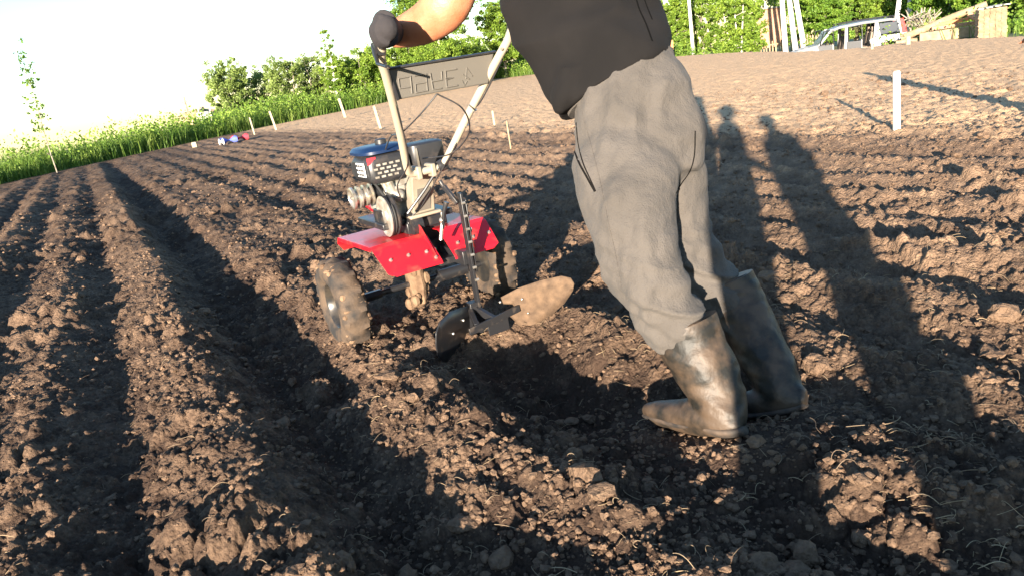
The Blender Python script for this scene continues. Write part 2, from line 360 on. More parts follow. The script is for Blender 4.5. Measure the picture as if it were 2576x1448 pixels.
M['cover'] = mat('spare_wheel_cover', (.42, .36, .22), .5)
M['roof'] = mat('plum_roof', (.19, .085, .11), .6)
M['wall'] = mat('house_wall', (.52, .52, .50), .8, col2=(.42, .42, .40), nscale=2)
M['orange'] = mat('orange_brown_paint', (.48, .17, .06), .7)
M['brickred'] = mat('rusty_sheet', (.45, .24, .15), .8, col2=(.34, .18, .11), nscale=2)
M['sack'] = mat('white_sack', (.78, .76, .72), .8)
M['rag_red'] = mat('red_cloth', (.55, .04, .06), .85); M['rag_blue'] = mat('blue_cloth', (.10, .14, .5), .85)

# ------------------------------------------------------------------ the ground
def build_ground():
    az = np.concatenate([np.arange(-180, -43, 3.0), np.arange(-43, 45, .125), np.arange(45, 180, 3.0)])
    r = [.25]
    while r[-1] < 60: r.append(r[-1] * (1.03 if r[-1] < 1.15 else (1.0038 if r[-1] < 8 else 1.006)))
    while r[-1] < 2500: r.append(r[-1] * 1.12)
    r = np.array(r); A, Rr = np.meshgrid(np.radians(az), r)
    x, y = Rr * np.sin(A), Rr * np.cos(A)
    xs, ys = x.ravel(), y.ravel(); z = ground_z(xs, ys)
    n, m = len(r), len(az)
    V = np.stack([xs, ys, z], 1)
    i, j = np.meshgrid(np.arange(n - 1), np.arange(m), indexing='ij'); k = (j + 1) % m
    Fc = np.stack([i * m + j, (i + 1) * m + j, (i + 1) * m + k, i * m + k], -1).reshape(-1, 4)[:, ::-1]
    me = np_mesh('ground', V, Fc, 4, M['soil'], True)
    # close the middle
    u, w = uw(xs, ys)
    dry = -.19 + .75 * sstep(u, 4.0, 6.0) + .22 * sstep(u, .6, 3) + .30 * (fbm(xs * .7, ys * .7, 3, 77) - .5) + .30 * (fbm(xs * 14, ys * 14, 3, 78) - .5) - .10 * sstep(-w, .4, .8) * (np.abs(u) < .5) - .05 * (u < -.3)  # paler where dry; right and far soil also lightened in place of sun
    dry += np.clip((z - base(xs, ys)) * 1.2, -.1, .1)
    at = me.attributes.new('dry', 'FLOAT', 'POINT'); at.data.foreach_set('value', dry.astype(np.float32))
    o = link('ground', me); tag(o, 'ploughed brown soil of the field with furrows and clods', kind='structure')
build_ground()

def ico(level):
    import bmesh
    bm = bmesh.new(); bmesh.ops.create_icosphere(bm, subdivisions=level, radius=1)
    v = np.array([q.co[:] for q in bm.verts]); f = np.array([[a.index for a in q.verts] for q in bm.faces]); bm.free(); return v, f
def scatter_px(n, y0, y1, pw=1.0, xr=(-150, 2725)):
    """positions spread over the part of the field nearest to where people stand, denser near"""
    d = 1.2 + (14 - 1.2) * rng.random(n) ** 1.9; a = np.radians(rng.uniform(-44, 48, n))
    return d * np.sin(a), d * np.cos(a), d
def clods():
    Vs, Fs, off = [], [], 0
    for lev, n, s0, s1, p in ((2, 1100, .010, .034, 1.7), (1, 52000, .0028, .0125, 1.3)):
        v0, f0 = ico(lev); x, y, d = scatter_px(n, 0, 0)
        keep = (fbm(x * 1.1, y * 1.1, 3, 121) > .40) | (rng.random(n) < .25); x, y, d = x[keep], y[keep], d[keep]; n = len(x)
        s = (s0 + (s1 - s0) * rng.random(n) ** (3 * p)) * (1 + .05 * d)
        z = ground_z(x, y)
        q = v0[None] * (1 + .42 * (vnoise(v0[None, :, 0] * 1.7 + x[:, None] * 31, v0[None, :, 1] * 1.7 + v0[None, :, 2] * 1.3 + y[:, None] * 17, 3) - .5) * 2)[..., None]
        q = q + .26 * (rng.random((n, len(v0), 3)) - .5)
        sc3 = np.stack([rng.uniform(.7, 1.3, n), rng.uniform(.7, 1.3, n), rng.uniform(.5, .95, n)], 1) * s[:, None]
        q = q * sc3[:, None]; t = rng.uniform(0, 6.28, n); c, ss = np.cos(t)[:, None], np.sin(t)[:, None]
        q = np.stack([q[..., 0] * c - q[..., 1] * ss + x[:, None], q[..., 0] * ss + q[..., 1] * c + y[:, None], q[..., 2] + (z + s * .25)[:, None]], -1)
        Vs.append(q.reshape(-1, 3)); Fs.append((f0[None] + (np.arange(n) * len(v0))[:, None, None]).reshape(-1, 3) + off); off += n * len(v0)
    me = np_mesh('soil_clods', np.concatenate(Vs), np.concatenate(Fs), 3, M['soil'], False)
    tag(link('soil_clods', me), 'loose brown soil clods and crumbs lying over the furrows', 'soil', kind='stuff')
clods()
def straws():
    n = 3600; x, y, d = scatter_px(n, 0, 0)
    near = (rng.random(n) < .45); x = np.where(near, rng.uniform(-.6, 2.6, n), x); y = np.where(near, rng.uniform(1.0, 3.2, n), y)
    q_ = rng.random(n) < .16; x = np.where(q_, rng.uniform(.75, 1.9, n), x); y = np.where(q_, rng.uniform(1.0, 1.75, n), y)
    z = ground_z(x, y); L = rng.uniform(.015, .075, n) * (.5 + .8 * rng.random(n)); t = rng.uniform(0, 6.28, n); k = 7
    s = np.linspace(0, 1, k); cv = rng.normal(0, 1.1, n); lift = rng.uniform(-.02, .28, n) * L
    ang = t[:, None] + cv[:, None] * s; px = x[:, None] + np.cumsum(np.cos(ang), 1) * L[:, None] / k; py = y[:, None] + np.cumsum(np.sin(ang), 1) * L[:, None] / k
    pz = z[:, None] + .006 + lift[:, None] * np.sin(s * math.pi * rng.uniform(.6, 1.2, n)[:, None]); w = rng.uniform(.0005, .0014, n)[:, None]
    P = np.stack([px, py, pz], -1); nx, ny = -np.sin(ang), np.cos(ang)
    R = []
    for a, b in ((1, 0), (-.5, .87), (-.5, -.87)):
        R.append(P + np.stack([nx * w * a, ny * w * a, np.full_like(nx, 1) * w * b], -1))
    V = np.stack(R, 2).reshape(-1, 3)
    b = np.arange(n)[:, None, None] * k * 3 + np.arange(k - 1)[None, :, None] * 3; j = np.arange(3)[None, None]; jn = (j + 1) % 3
    Fc = np.stack([b + j, b + jn, b + 3 + jn, b + 3 + j], -1).reshape(-1, 4)
    tag(link('dry_roots', np_mesh('dry_roots', V, Fc, 4, M['straw'], True)), 'dry pale roots and straw bits strewn over the tilled soil', 'plant debris', kind='stuff')
straws()

# ------------------------------------------------------------------ vegetation
def blades(name, n, hmin, hmax, w0, mt, azr, depth, label, off=0.0, broad=False, dens=None, kind='stuff', cat='grass'):
    a = rng.uniform(azr[0], azr[1], n); de, _ = edge(a); d = de + off + depth * rng.random(n) ** 1.3
    if dens is not None:
        kp = rng.random(n) < np.interp(a, dens[0], dens[1]); a, d = a[kp], d[kp]; n = len(a)
    ar = np.radians(a); x, y = d * np.sin(ar), d * np.cos(ar); z = base(x, y)
    clump = fbm(x * .8, y * .8, 3, 140)
    h = (hmin + (hmax - hmin) * rng.random(n)) * (.45 + 1.1 * clump); t = rng.uniform(0, 6.28, n); w = w0 * rng.uniform(.6, 1.4, n)
    if broad:   # leaf-sized faces spread through the herb layer
        zc = z + h * rng.random(n) ** .6; s = w[:, None]
        u1 = rng.normal(size=(n, 3)); u1 /= np.linalg.norm(u1, axis=1)[:, None]; v1 = np.cross(u1, rng.normal(size=(n, 3))); v1 /= np.linalg.norm(v1, axis=1)[:, None]
        c = np.stack([x, y, zc], 1); Q = np.stack([c - u1 * s, c + v1 * s * .55, c + u1 * s, c - v1 * s * .55], 1)
    else:
        dx, dy = np.cos(t) * w, np.sin(t) * w; lx, ly = rng.normal(0, .22, n) * h, rng.normal(0, .22, n) * h
        c = np.stack([x, y, z - .03], 1); e = np.stack([dx, dy, 0 * dx], 1); m_ = c + np.stack([lx * .4, ly * .4, h * .6], 1); tp = c + np.stack([lx, ly, h], 1)
        Q = np.stack([c - e, c + e, m_ + e * .7, m_ - e * .7], 1); Q2 = np.stack([m_ - e * .7, m_ + e * .7, tp + e * .1, tp - e * .1], 1); Q = np.concatenate([Q, Q2])
    V = Q.reshape(-1, 3); Fc = np.arange(len(V)).reshape(-1, 4)
    o = link(name, np_mesh(name, V, Fc, 4, mt)); tag(o, label, cat, kind=kind); return o
def verge_ground():
    V, Fc = [], []; azs = np.linspace(-58, 60, 240)
    for a in azs:
        de, _ = edge(a); ar = math.radians(a)
        for k, dd in enumerate((.0, 1.2, 4, 7, 12, 30, 2400)):
            d = de + dd; x, y = d * math.sin(ar), d * math.cos(ar); V.append((x, y, float(base(np.array([x]), np.array([y]))[0]) + (.0 if k == 0 else .06)))
    for i in range(len(azs) - 1):
        for k in range(6): Fc.append((i * 7 + k, (i + 1) * 7 + k, (i + 1) * 7 + k + 1, i * 7 + k + 1))
    m = mat('verge_turf', (.07, .10, .025), .95, col2=(.13, .14, .05), nscale=.8)
    tag(link('verge', np_mesh('verge', V, Fc, 4, m, True)), 'rough green turf beyond the edge of the field', kind='structure')
verge_ground()
blades('verge_grass', 60000, .20, .80, .014, M['grass'], (-50, 45), 6.0, 'tall green grass growing along the far edge of the field', dens=([-50, -20, -10, 14, 17, 17.5, 27.5, 28, 45], [1, 1, .6, .5, .4, 0, 0, .0, .12]))
blades('verge_weeds', 110000, .30, 1.25, .060, M['herb'], (-34, 45), 9.0, 'bright broad-leaved weeds crowding the edge of the field', broad=True, cat='weeds', off=.2, dens=([-34, -27, -20, 0, 15, 17.6, 18, 27.5, 28, 45], [.12, .3, 1, 1, 1, .9, 0, 0, .05, .2]))

def tree(px, top, d, halfw, name, label, cat, mt, n_leaf, leaf=.10,  trunk='bark', bushy=True, group=None, density=1.0, conic=0.0, lean=0.0, zb=None, crown0=None, rtr=None):
    p = far(px, 200, d); x, y = p[0], p[1]; z0 = float(base(np.array([x]), np.array([y]))[0]) if zb is None else zb
    # height from the pixel of the top, measured at this distance
    dep = y * cP - (z0 - H) * sP
    zt = None
    for zz in np.linspace(z0 + .5, z0 + 16, 500):
        dd = np.array([x, y, zz]) - CC; dpt = dd[1] * cP - dd[2] * sP; v = -(dd[1] * sP + dd[2] * cP); r = dd[0]
        if 724 - r / dpt * FPX * sR + v / dpt * FPX * cR <= top: zt = zz; break
    hgt = (zt or z0 + 12) - z0; hw = halfw * d / FPX
    root = empty(name, (x, y, z0 - .05), label=label, cat=cat, group=group); n_leaf = int(n_leaf * (1.5 if bushy else 2.0)); leaf *= 1.12
    rg = np.random.default_rng(int(px * 7 + d)); T = MB(); tips = []
    nst = (5 if bushy else 1); r0 = rtr or (.018 * hgt + .02)
    for s in range(nst):
        a = rg.uniform(0, 6.28); o = np.array([math.cos(a), math.sin(a), 0]) * (.12 * hw if bushy else 0)
        spread = hw * (.75 if bushy else .10) * rg.uniform(.4, 1); hh = hgt * (rg.uniform(.7, .95) if bushy else .97)
        P = [o + np.array([0, 0, 0.]), o + np.array([math.cos(a) * spread * .25, math.sin(a) * spread * .25, hh * .3]), o + np.array([math.cos(a) * spread * .6 + rg.normal(0, .06), math.sin(a) * spread * .6, hh * .65]), o + np.array([math.cos(a) * spread * .8, math.sin(a) * spread * .8, hh])]
        P = spline(P, 4); rr = np.linspace(r0 * (.55 if bushy else 1), r0 * .1, len(P)); T.tube(P, rr, 6)
        for q in range(7 if bushy else 16):
            i = int(rg.uniform(.22, .95) * (len(P) - 1)); b = P[i]; fr = i / (len(P) - 1); aa = rg.uniform(0, 6.28)
            ln = hw * rg.uniform(.45, 1.0) * (1 - (.3 + .5 * conic) * fr) * (.7 if bushy else .95); e = b + np.array([math.cos(aa) * ln, math.sin(aa) * ln, ln * rg.uniform(.2, .8) * (1 if bushy else .7)])
            T.tube([b, (b + e) / 2 + rg.normal(0, .03, 3), e], [rr[i] * .5, rr[i] * .35, .006], 5); tips += [e, (b + e) / 2]
        tips.append(P[-1]); tips.append(P[-3])
    T.build('trunk', M[trunk], root)
    tips = np.array(tips); nt = max(60, int(n_leaf / 60)); c = tips[rg.integers(0, len(tips), nt)] + rg.normal(0, 1, (nt, 3)) * np.array([hw * .24, hw * .24, hgt * .08])
    if bushy: q_ = rg.random(nt) < .5; c[q_, 2] = rg.uniform(.08, .85, q_.sum()) * hgt; aq = rg.uniform(0, 6.28, q_.sum()); rq = hw * .85 * np.sqrt(rg.random(q_.sum())); c[q_, 0] = rq * np.cos(aq); c[q_, 1] = rq * np.sin(aq)
    c[:, 2] = np.clip(c[:, 2], hgt * (crown0 if crown0 is not None else (.10 if bushy else .28)), hgt * 1.0)
    lim = hw * (1 - conic * c[:, 2] / hgt) * (1.05); rad = np.hypot(c[:, 0], c[:, 1]); k = np.minimum(1, lim / (rad + 1e-6)); c[:, 0] *= k; c[:, 1] *= k
    cs = rg.uniform(.35, 1.0, nt) * (.10 + .11 * hw)
    idx = rg.integers(0, nt, n_leaf); dirv = rg.normal(size=(n_leaf, 3)); dirv /= np.linalg.norm(dirv, axis=1)[:, None]
    L = c[idx] + dirv * (cs[idx] * rg.random(n_leaf) ** .45)[:, None] * np.array([1.1, 1.1, .85]); L[:, 2] = np.maximum(L[:, 2], .08)
    L[:, 0] += lean * L[:, 2]
    a1 = rg.normal(size=(n_leaf, 3)); a1 /= np.linalg.norm(a1, axis=1)[:, None]; b1 = np.cross(a1, rg.normal(size=(n_leaf, 3))); b1 /= np.linalg.norm(b1, axis=1)[:, None]
    s = (leaf * rg.uniform(.6, 1.3, n_leaf))[:, None] * .5
    Q = np.stack([L - a1 * s, L + b1 * s * .6, L + a1 * s, L - b1 * s * .6], 1).reshape(-1, 3)
    link('crown', np_mesh('crown', Q, np.arange(len(Q)).reshape(-1, 4), 4, mt), root); return root
GB = 'bushes and trees beyond the field'
tree(64, 98, 27, 22, 'sapling', 'thin almost bare sapling rising at the far left behind the grass', 'sapling', M['leafC'], 260, .08, bushy=False, crown0=.35, rtr=.02)
tree(568, 155, 46, 58, 'willow_bush', 'rounded grey-green willow bush standing first from the left against the sky', 'bush', M['leafB'], 13000, .10, group=GB)
tree(645, 165, 48, 50, 'willow_bush', 'thin bluish-grey bush between the rounded willow and the taller clump', 'bush', M['leafB'], 8000, .09, group=GB)
tree(715, 132, 46, 50, 'willow_bush', 'airy upright willow bush with pale stems, left half of the taller clump', 'bush', M['leafB'], 11000, .09, group=GB)
tree(785, 120, 47, 46, 'willow_bush', 'airy greyish willow bush touching the slim birch', 'bush', M['leafB'], 11000, .09, group=GB)
tree(838, 78, 44, 30, 'birch_tree', 'slim young birch with pale trunk rising above the left bushes', 'tree', M['leafA'], 3800, .09, 'birch', bushy=False, group=GB)
tree(895, 130, 46, 74, 'leafy_bush', 'dense bright green bush right of the slim birch', 'bush', M['leafA'], 14000, .11, group=GB)
tree(1010, 96, 46, 80, 'leafy_bush', 'yellow-green bush seen just above the grey handlebar panel at its left end', 'bush', M['leafA'], 22000, .11, group=GB)
tree(1120, -60, 47, 105, 'birch_tree', 'tall loose birch with sky showing through, under the bare forearm', 'tree', M['leafA'], 30000, .125, 'birch', bushy=False, group=GB)
tree(1130, 108, 44, 95, 'leafy_bush', 'low yellow-green bush behind the middle of the handlebar panel', 'bush', M['leafA'], 18000, .10, group=GB)
tree(1275, 8, 50, 52, 'young_tree', 'young airy tree between the forearm and the dark shirt', 'tree', M['leafA'], 12000, .115, bushy=False, group=GB)
tree(1235, 100, 52, 60, 'leafy_bush', 'mid green bush behind the right end of the handlebar panel', 'bush', M['leafC'], 9000, .11, group=GB)
tree(1330, 60, 58, 60, 'leafy_bush', 'green bush half hidden behind the dark shirt front', 'bush', M['leafC'], 6000, .13, group=GB)
tree(1700, -20, 50, 48, 'poplar_tree', 'bright tree with dark shaded foot beside the plum-roofed house', 'tree', M['leafA'], 15000, .12, group=GB)
tree(1702, 78, 45, 24, 'round_shrub', 'small rounded yellow-green shrub at the field edge near the orange bench', 'shrub', M['leafA'], 6000, .09, group=GB)
tree(1765, -60, 54, 60, 'young_tree', 'pale green young tree behind the thin white pole', 'tree', M['leafA'], 15000, .12, group=GB)
tree(1860, -110, 48, 66, 'birch_tree', 'broad bright birch thicket with white stems left of the concrete pole', 'tree', M['leafA'], 26000, .12, 'birch', group=GB)
tree(1945, -120, 66, 50, 'bare_tree', 'brownish thinly leaved tree behind the rusty shed wall', 'tree', M['leafD'], 8000, .13, group=GB)
for i, (px, top, d, hw, mk, lb) in enumerate([
    (2010, -110, 60, 62, 'leafC', 'dark green tree right behind the left concrete pole'),
    (2085, -100, 57, 66, 'leafC', 'mid green rounded tree above the bonnet of the silver car'),
    (2160, -130, 60, 66, 'leafD', 'olive green tree above the roof of the silver car'),
    (2225, -120, 57, 56, 'leafA', 'bright green tree just left of the second concrete pole'),
    (2290, -140, 62, 56, 'leafC', 'dark tree directly behind the second concrete pole'),
    (2370, -130, 50, 70, 'leafC', 'broad dark green tree behind the slanting log'),
    (2450, -120, 47, 60, 'leafC', 'dark green tree between the slanting log and the plank stack'),
    (2530, -130, 45, 62, 'leafC', 'bright leafy tree right behind the plank stack'),
    (2620, -120, 42, 60, 'leafA', 'bright green tree at the right border of the view')]):
    tree(px, top, d, hw, 'broadleaf_tree', lb, 'tree', M[mk], 20000, .13, group=GB, zb=-1.5 if px < 2300 else -1.0)
tree(2418, 58, 39, 26, 'round_shrub', 'small low shrub between the timber pile and the plank stack', 'shrub', M['leafA'], 3500, .09, group=GB)
tree(2545, 62, 35, 28, 'round_shrub', 'small low shrub at the right of the plank stack foot', 'shrub', M['leafC'], 3500, .09, group=GB)
tree(2040, 88, 42, 16, 'round_shrub', 'tiny yellow-green shrub in front of the fence beside the car bonnet', 'shrub', M['leafA'], 2200, .08, group=GB, zb=-1.45)

# ------------------------------------------------------------------ things beyond the field
def gpt(px, py, d):
    """a spot of land at ground distance d in the direction of a pixel"""
    p = far(px, py, d); return np.array([p[0], p[1], float(base(np.array([p[0]]), np.array([p[1]]))[0])])
def hpt(px, py, P):
    """height at which the pixel's ray passes over the spot P"""
    r = ray(px, py); t = math.hypot(P[0], P[1]) / math.hypot(r[0], r[1]); return H + r[2] * t
def pole(name, px, pyb, pyt, d, r, mt, label, cat, lean=(0, 0), zb=None, z1=None, arms=False):
    P = gpt(px, pyb, d)
    if zb is not None: P[2] = zb
    z1 = hpt(px, pyt, P) if z1 is None else z1
    return P, z1
# whitewashed and wooden stakes
def stake(px, pyb, pyt, w, label, mt='pale_wood', d=None, lean=0.0, z=None, grp='stakes standing in the field'):
    if d is None: P = gz_px(px, pyb); P[2] = gz(P[0], P[1]); P = gz_px(px, pyb, P[2])
    else: P = gpt(px, pyb, d)
    P[2] -= .04; h = hpt(px, pyt, P) - P[2]
    b = MB(); b.box((0, 0, h / 2), (w, w * .45, h)); b.box((0, 0, h + .004), (w * .8, w * .35, .012))
    o = b.build('stake', M[mt], smooth=False, bevel=.003); o.location = P; o.rotation_euler = (0, lean, random.uniform(-.3, .3)); tag(o, label, 'stake', grp); return o
stake(2255, 327, 182, .058, 'tall white stake standing alone in the tilled field right of the man', mt='white_wood')
stake(2284, 116, 93, .11, 'short white stake at the field edge right of the silver car', d=27)
stake(2193, 130, 104, .07, 'small white stake in front of the silver car tail', d=25.5)
stake(956, 314, 265, .07, 'white stake leaning left between the bushes and the handlebar', d=19, lean=-.10)
stake(866, 283, 246, .10, 'pale stake in the weeds, second to the left of the handlebar', d=30, lean=-.12)
stake(692, 314, 278, .08, 'pale stake in the grass, right one of two below the willow bushes', d=30, lean=-.12)
stake(637, 325, 295, .06, 'thin pale stake in the grass, left one of two below the willow bushes', d=29, lean=-.05)
stake(1285, 378, 304, .018, 'thin yellowish stick standing in the furrows behind the tiller', mt='wood')
stake(1241, 298, 280, .035, 'tiny pale stick in the smooth soil right of the handlebar', d=14)
stake(493, 379, 358, .16, 'short white peg at the left end of the tilled soil near the cloths', d=27)
# rags on the field edge
def rag(px, py, d, w, l, mt, label):
    P = gpt(px, py, d); b = MB(); n = 9; R = []
    for i in range(n):
        t = i / (n - 1); R.append([np.array([(t - .5) * w, math.cos(a) * l * (.5 + .2 * math.sin(7 * t + 1)), .10 + math.sin(a) * (.07 + .05 * math.sin(9 * t))]) for a in np.linspace(0, 2 * math.pi, 10, endpoint=False)])
    b.rings(R); o = b.build('cloth', M[mt]); o.location = P + np.array([0, 0, .02]); o.rotation_euler = (0, 0, .3); tag(o, label, 'cloth', 'cloths dropped at the field edge'); return o
rag(604, 352, 25.5, .55, .30, 'rag_red', 'crumpled red cloth lying at the field edge below the bushes')
rag(576, 358, 25.2, .55, .26, 'rag_blue', 'crumpled blue cloth lying left of the red cloth')
rag(558, 362, 25.0, .16, .2, 'sack', 'small white crumpled cloth at the left of the blue cloth')
# heap, tank and gate posts low on the left horizon
P = gpt(500, 300, 52); b = MB(); R = []
for k, (s, z) in enumerate([(1, 0), (.92, .5), (.7, .95), (.35, 1.2), (.05, 1.27)]):
    R.append([np.array([math.cos(a) * 2.0 * s * (1 + .15 * math.sin(3 * a + k)), math.sin(a) * 1.4 * s, z * 1.0]) for a in np.linspace(0, 6.28, 18, endpoint=False)])
b.rings(R); o = b.build('earth_heap', mat('tan_earth', (.34, .22, .14), .9, col2=(.45, .32, .2), nscale=2, bump=.05, bscale=4)); o.location = P; tag(o, 'tan heap of earth low on the left horizon', 'heap')
P = gpt(516, 300, 50); root = empty('water_tank', P, label='small pale tank with a domed dark cap beside the earth heap', cat='tank')
b = MB(); b.lathe((0, 0, 0), (0, 0, 1), [(0, .42), (.05, .46), (.95, .46), (1.05, .40)]); b.build('tank_body', M['wall'], root)
b = MB(); b.lathe((0, 0, 1.05), (0, 0, 1), [(0, .40), (.12, .30), (.2, .1), (.3, .1), (.31, .01)]); b.build('cap', M['black_plastic'], root)
for px, lb in ((501, 'leaning pale gate post left of the small tank'), (531, 'leaning pale gate post right of the small tank')):
    P = gpt(px, 300, 48); b = MB(); b.tube([(0, 0, 0), (.06, 0, 1.0), (.16, 0, 1.45)], [.06, .05, .035], 8); o = b.build('gate_post', M['white_wood']); o.location = P; tag(o, lb, 'post', 'gate posts on the left')
P = gpt(477, 300, 70); z = hpt(472, 243, P); root = empty('utility_pole', P, label='thin distant utility pole with a small crossarm on the left horizon', cat='utility pole')
b = MB(); b.cyl((0, 0, 0), (0, 0, z - P[2]), .10, .07, 8); b.build('pole', M['bark'], root)
b = MB(); b.bar((-.45, 0, z - P[2] - .4), (.45, 0, z - P[2] - .4), .09, .09); b.build('crossarm', M['bark'], root)
# thin white pole among the trees
P = gpt(1742, 120, 44); b = MB(); b.cyl((0, 0, 0), (0, 0, 7.5), .10, .075, 12); o = b.build('lamp_pole', M['concrete']); o.location = P; tag(o, 'thin whitish pole rising among the bright trees', 'pole')
# concrete A-frame poles
def apole(px, d, legs, label, zb):
    P = gpt(px, 100, d); P[2] = zb; root = empty('concrete_pole', P, label=label, cat='utility pole', group='braced concrete poles behind the car')
    ax = np.array([math.cos(math.radians(20)), -math.sin(math.radians(20)), 0])
    for x0, y0, x1, y1 in legs:
        b = MB(); p0 = ax * x0 + np.array([-ax[1], ax[0], 0]) * y0; p1 = ax * x1 + np.array([-ax[1], ax[0], 0]) * y1 + np.array([0, 0, 8.5])
        b.tube([p0, p1], [.16, .10], 8); b.build('leg', M['concrete'], root, bevel=.01)
apole(1982, 47, [(-.15, 0, -.35, 0), (.42, .0, -.25, .1), (.92, .1, -.15, .2)], 'left concrete pole with three splayed white legs above the picket fence', -1.55)
apole(2292, 52, [(-.95, 0, .10, 0), (-.15, 0, .15, .1), (.35, .1, .3, .2)], 'right concrete pole with splayed grey legs between the car and the logs', -1.6)
# picket fence
def picket(px0, px1, d0, d1, h, zb, step, label):
    A = gpt(px0, 100, d0); B = gpt(px1, 100, d1); L = np.linalg.norm((B - A)[:2]); root = empty('picket_fence', (A[0], A[1], zb), math.atan2(B[1] - A[1], B[0] - A[0]), label=label, cat='fence', group='picket fences behind the car')
    for zz in (.3, h - .25):
        b = MB(); b.bar((0, .03, zz), (L, .03, zz), .03, .07); b.build('rail', M['fence_wood'], root)
    b = MB(); x = 0
    while x < L:
        hh = h * random.uniform(.92, 1.05); t = random.uniform(-.02, .02); b.prism([(-.04, 0), (.04, 0), (.04 + t, hh - .06), (t, hh), (-.04 + t, hh - .06)], (x, 0, 0), (1, 0, 0), (0, 0, 1), .02); x += step * random.uniform(.9, 1.15)
    b.build('pickets', M['wood'], root, smooth=False)
    n = max(2, int(L / 2.5))
    for i in range(n + 1):
        b = MB(); b.box((L * i / n, .08, h * .48), (.09, .09, h * .96)); b.build('post', M['fence_wood'], root)
picket(1868, 2065, 50, 50, 1.25, -1.5, .17, 'low weathered picket fence behind the bonnet of the silver car')
picket(2225, 2345, 44, 43, 1.2, -1.3, .16, 'yellowish picket fence between the silver car and the timber pile')
# shed wall in rusty sheet
P = gpt(1935, 90, 58); root = empty('shed', (P[0], P[1], -.9), -.35, label='small rusty-brown shed seen between the birch thicket and the concrete pole', cat='shed')
b = MB(); b.box((0, 0, 1.3), (1.5, 2, 2.6)); b.build('wall', M['brickred'], root, bevel=.02)
b = MB(); b.prism([(-.95, 2.6), (.95, 2.5), (.95, 2.6), (-.95, 2.72)], (0, 1.2, 0), (1, 0, 0), (0, 0, 1), 2.4); b.build('roof', M['bark'], root)
# white sacks
P = gpt(1985, 105, 38)
for i, (dx, w, lb) in enumerate([(-.25, .75, 'white filled sack lying in front of the fence left of the car, left one'), (.45, .65, 'white filled sack lying nearest to the car bonnet')]):
    b = MB(); R = []
    for t in np.linspace(-1, 1, 9): 
        s = (1 - abs(t) ** 3) ** .5 + .05; R.append([np.array([t * w * .62, math.cos(a) * .22 * s, .20 + .20 * s * math.sin(a) * (.8 + .2 * math.cos(5 * t))]) for a in np.linspace(0, 6.28, 12, endpoint=False)])
    b.rings(R); o = b.build('sack', M['sack']); o.location = (P[0] + dx, P[1], float(base(np.array([P[0]]), np.array([P[1]]))[0]) + .20); tag(o, lb, 'sack', 'white sacks by the fence')
# timber pile: beams, slanting log, planks
Q = gpt(2370, 92, 31.8); az = math.atan2(Q[0], Q[1])
TX = np.array([math.cos(az), -math.sin(az), 0]); TY = np.array([math.sin(az), math.cos(az), 0])
def timb(name, p0, p1, w, h, label, mt='wood', rnd=False):
    a, c = [Q + TX * p[0] + TY * p[1] + np.array([0, 0, p[2]]) for p in (p0, p1)]; o0 = (a + c) / 2; b = MB()
    if rnd:
        pts = [a + (c - a) * t for t in np.linspace(0, 1, 7)]; b.tube([p - o0 + np.array([0, 0, .015 * math.sin(5 * i)]) for i, p in enumerate(pts)], np.linspace(w, h, 7), 14)
    else: b.bar(a - o0, c - o0, w, h)
    o = b.build(name, M[mt], bevel=.012); o.location = o0; tag(o, label, 'log' if rnd else 'beam', 'timber pile at the field edge'); return o
timb('beam', (-.72, 0, .18), (1.0, .1, .18), .35, .36, 'large squared pale beam at the front of the timber pile')
timb('beam', (-.35, .5, .44), (1.05, .6, .42), .35, .12, 'flat reddish beam lying on top of the large squared beam', 'brickred')
timb('beam', (-.4, .75, .52), (.80, .8, .58), .30, .12, 'short orange-brown beam, topmost of the timber pile', 'orange')
timb('log', (-1.35, .6, .25), (1.35, .9, 1.0), .13, .12, 'long slanting pale log with its right end raised over the timber pile', 'wood', True)
timb('log', (-1.5, .1, .12), (-.8, .2, .13), .10, .09, 'short log lying left of the large squared beam', 'wood', True)
timb('log', (.80, .35, .75), (1.65, .0, .12), .10, .08, 'short log leaning down at the right of the pile', 'brickred', True)
timb('log', (-1.35, .9, .15), (-.6, .8, .38), .10, .10, 'middle log sloping up toward the squared beam', 'orange', True)
P = gpt(2490, 88, 30.2); az2 = math.atan2(P[0], P[1]); z1 = hpt(2490, 22, P) - P[2]; root = empty('plank_stack', P, -az2 + .12, label='tall square stack of pale sawn planks in front of the trees', cat='plank stack')
n = 24; th = z1 / n; random.seed(3)
for i in range(n):
    b = MB(); dx = random.uniform(-.015, .015); w = .80 + random.uniform(-.03, .02)
    for k in range(5): b.box((dx - w / 2 + (k + .5) * w / 5, random.uniform(-.03, .03), th * (i + .5)), (w / 5 - .008, 1.0, th * .78))
    b.box((0, 0, th * i + .004), (w * .93, .05, .012))
    b.build('plank_layer', M['wood'], root, smooth=False)
b = MB()
for k in range(4): b.box((-.28 + k * .19, .02 * k, z1 + .03 + .01 * k), (.17, .95, .03), rot=np.array(Matrix.Rotation(.12 * (k - 1), 3, 'Z')))
b.build('top_boards', M['white_wood'], root, smooth=False)
# grey junk on the fence (rolled net and stump) between pole and log
P = gpt(2310, 80, 40); b = MB()
for k in range(26):
    a = random.uniform(0, 6.28); q = np.array([random.gauss(0, .28), random.gauss(0, .2), .9]); b.tube([q, q + np.array([random.gauss(0, .3), random.gauss(0, .2), random.uniform(.3, .8)]), q + np.array([random.gauss(0, .5), random.gauss(0, .2), random.uniform(-.7, .4)])], .025, 5)
o = b.build('brush_pile', M['bark']); o.location = (P[0], P[1], -1.2); tag(o, 'tangled heap of dry grey branches behind the picket fence', 'brush pile')
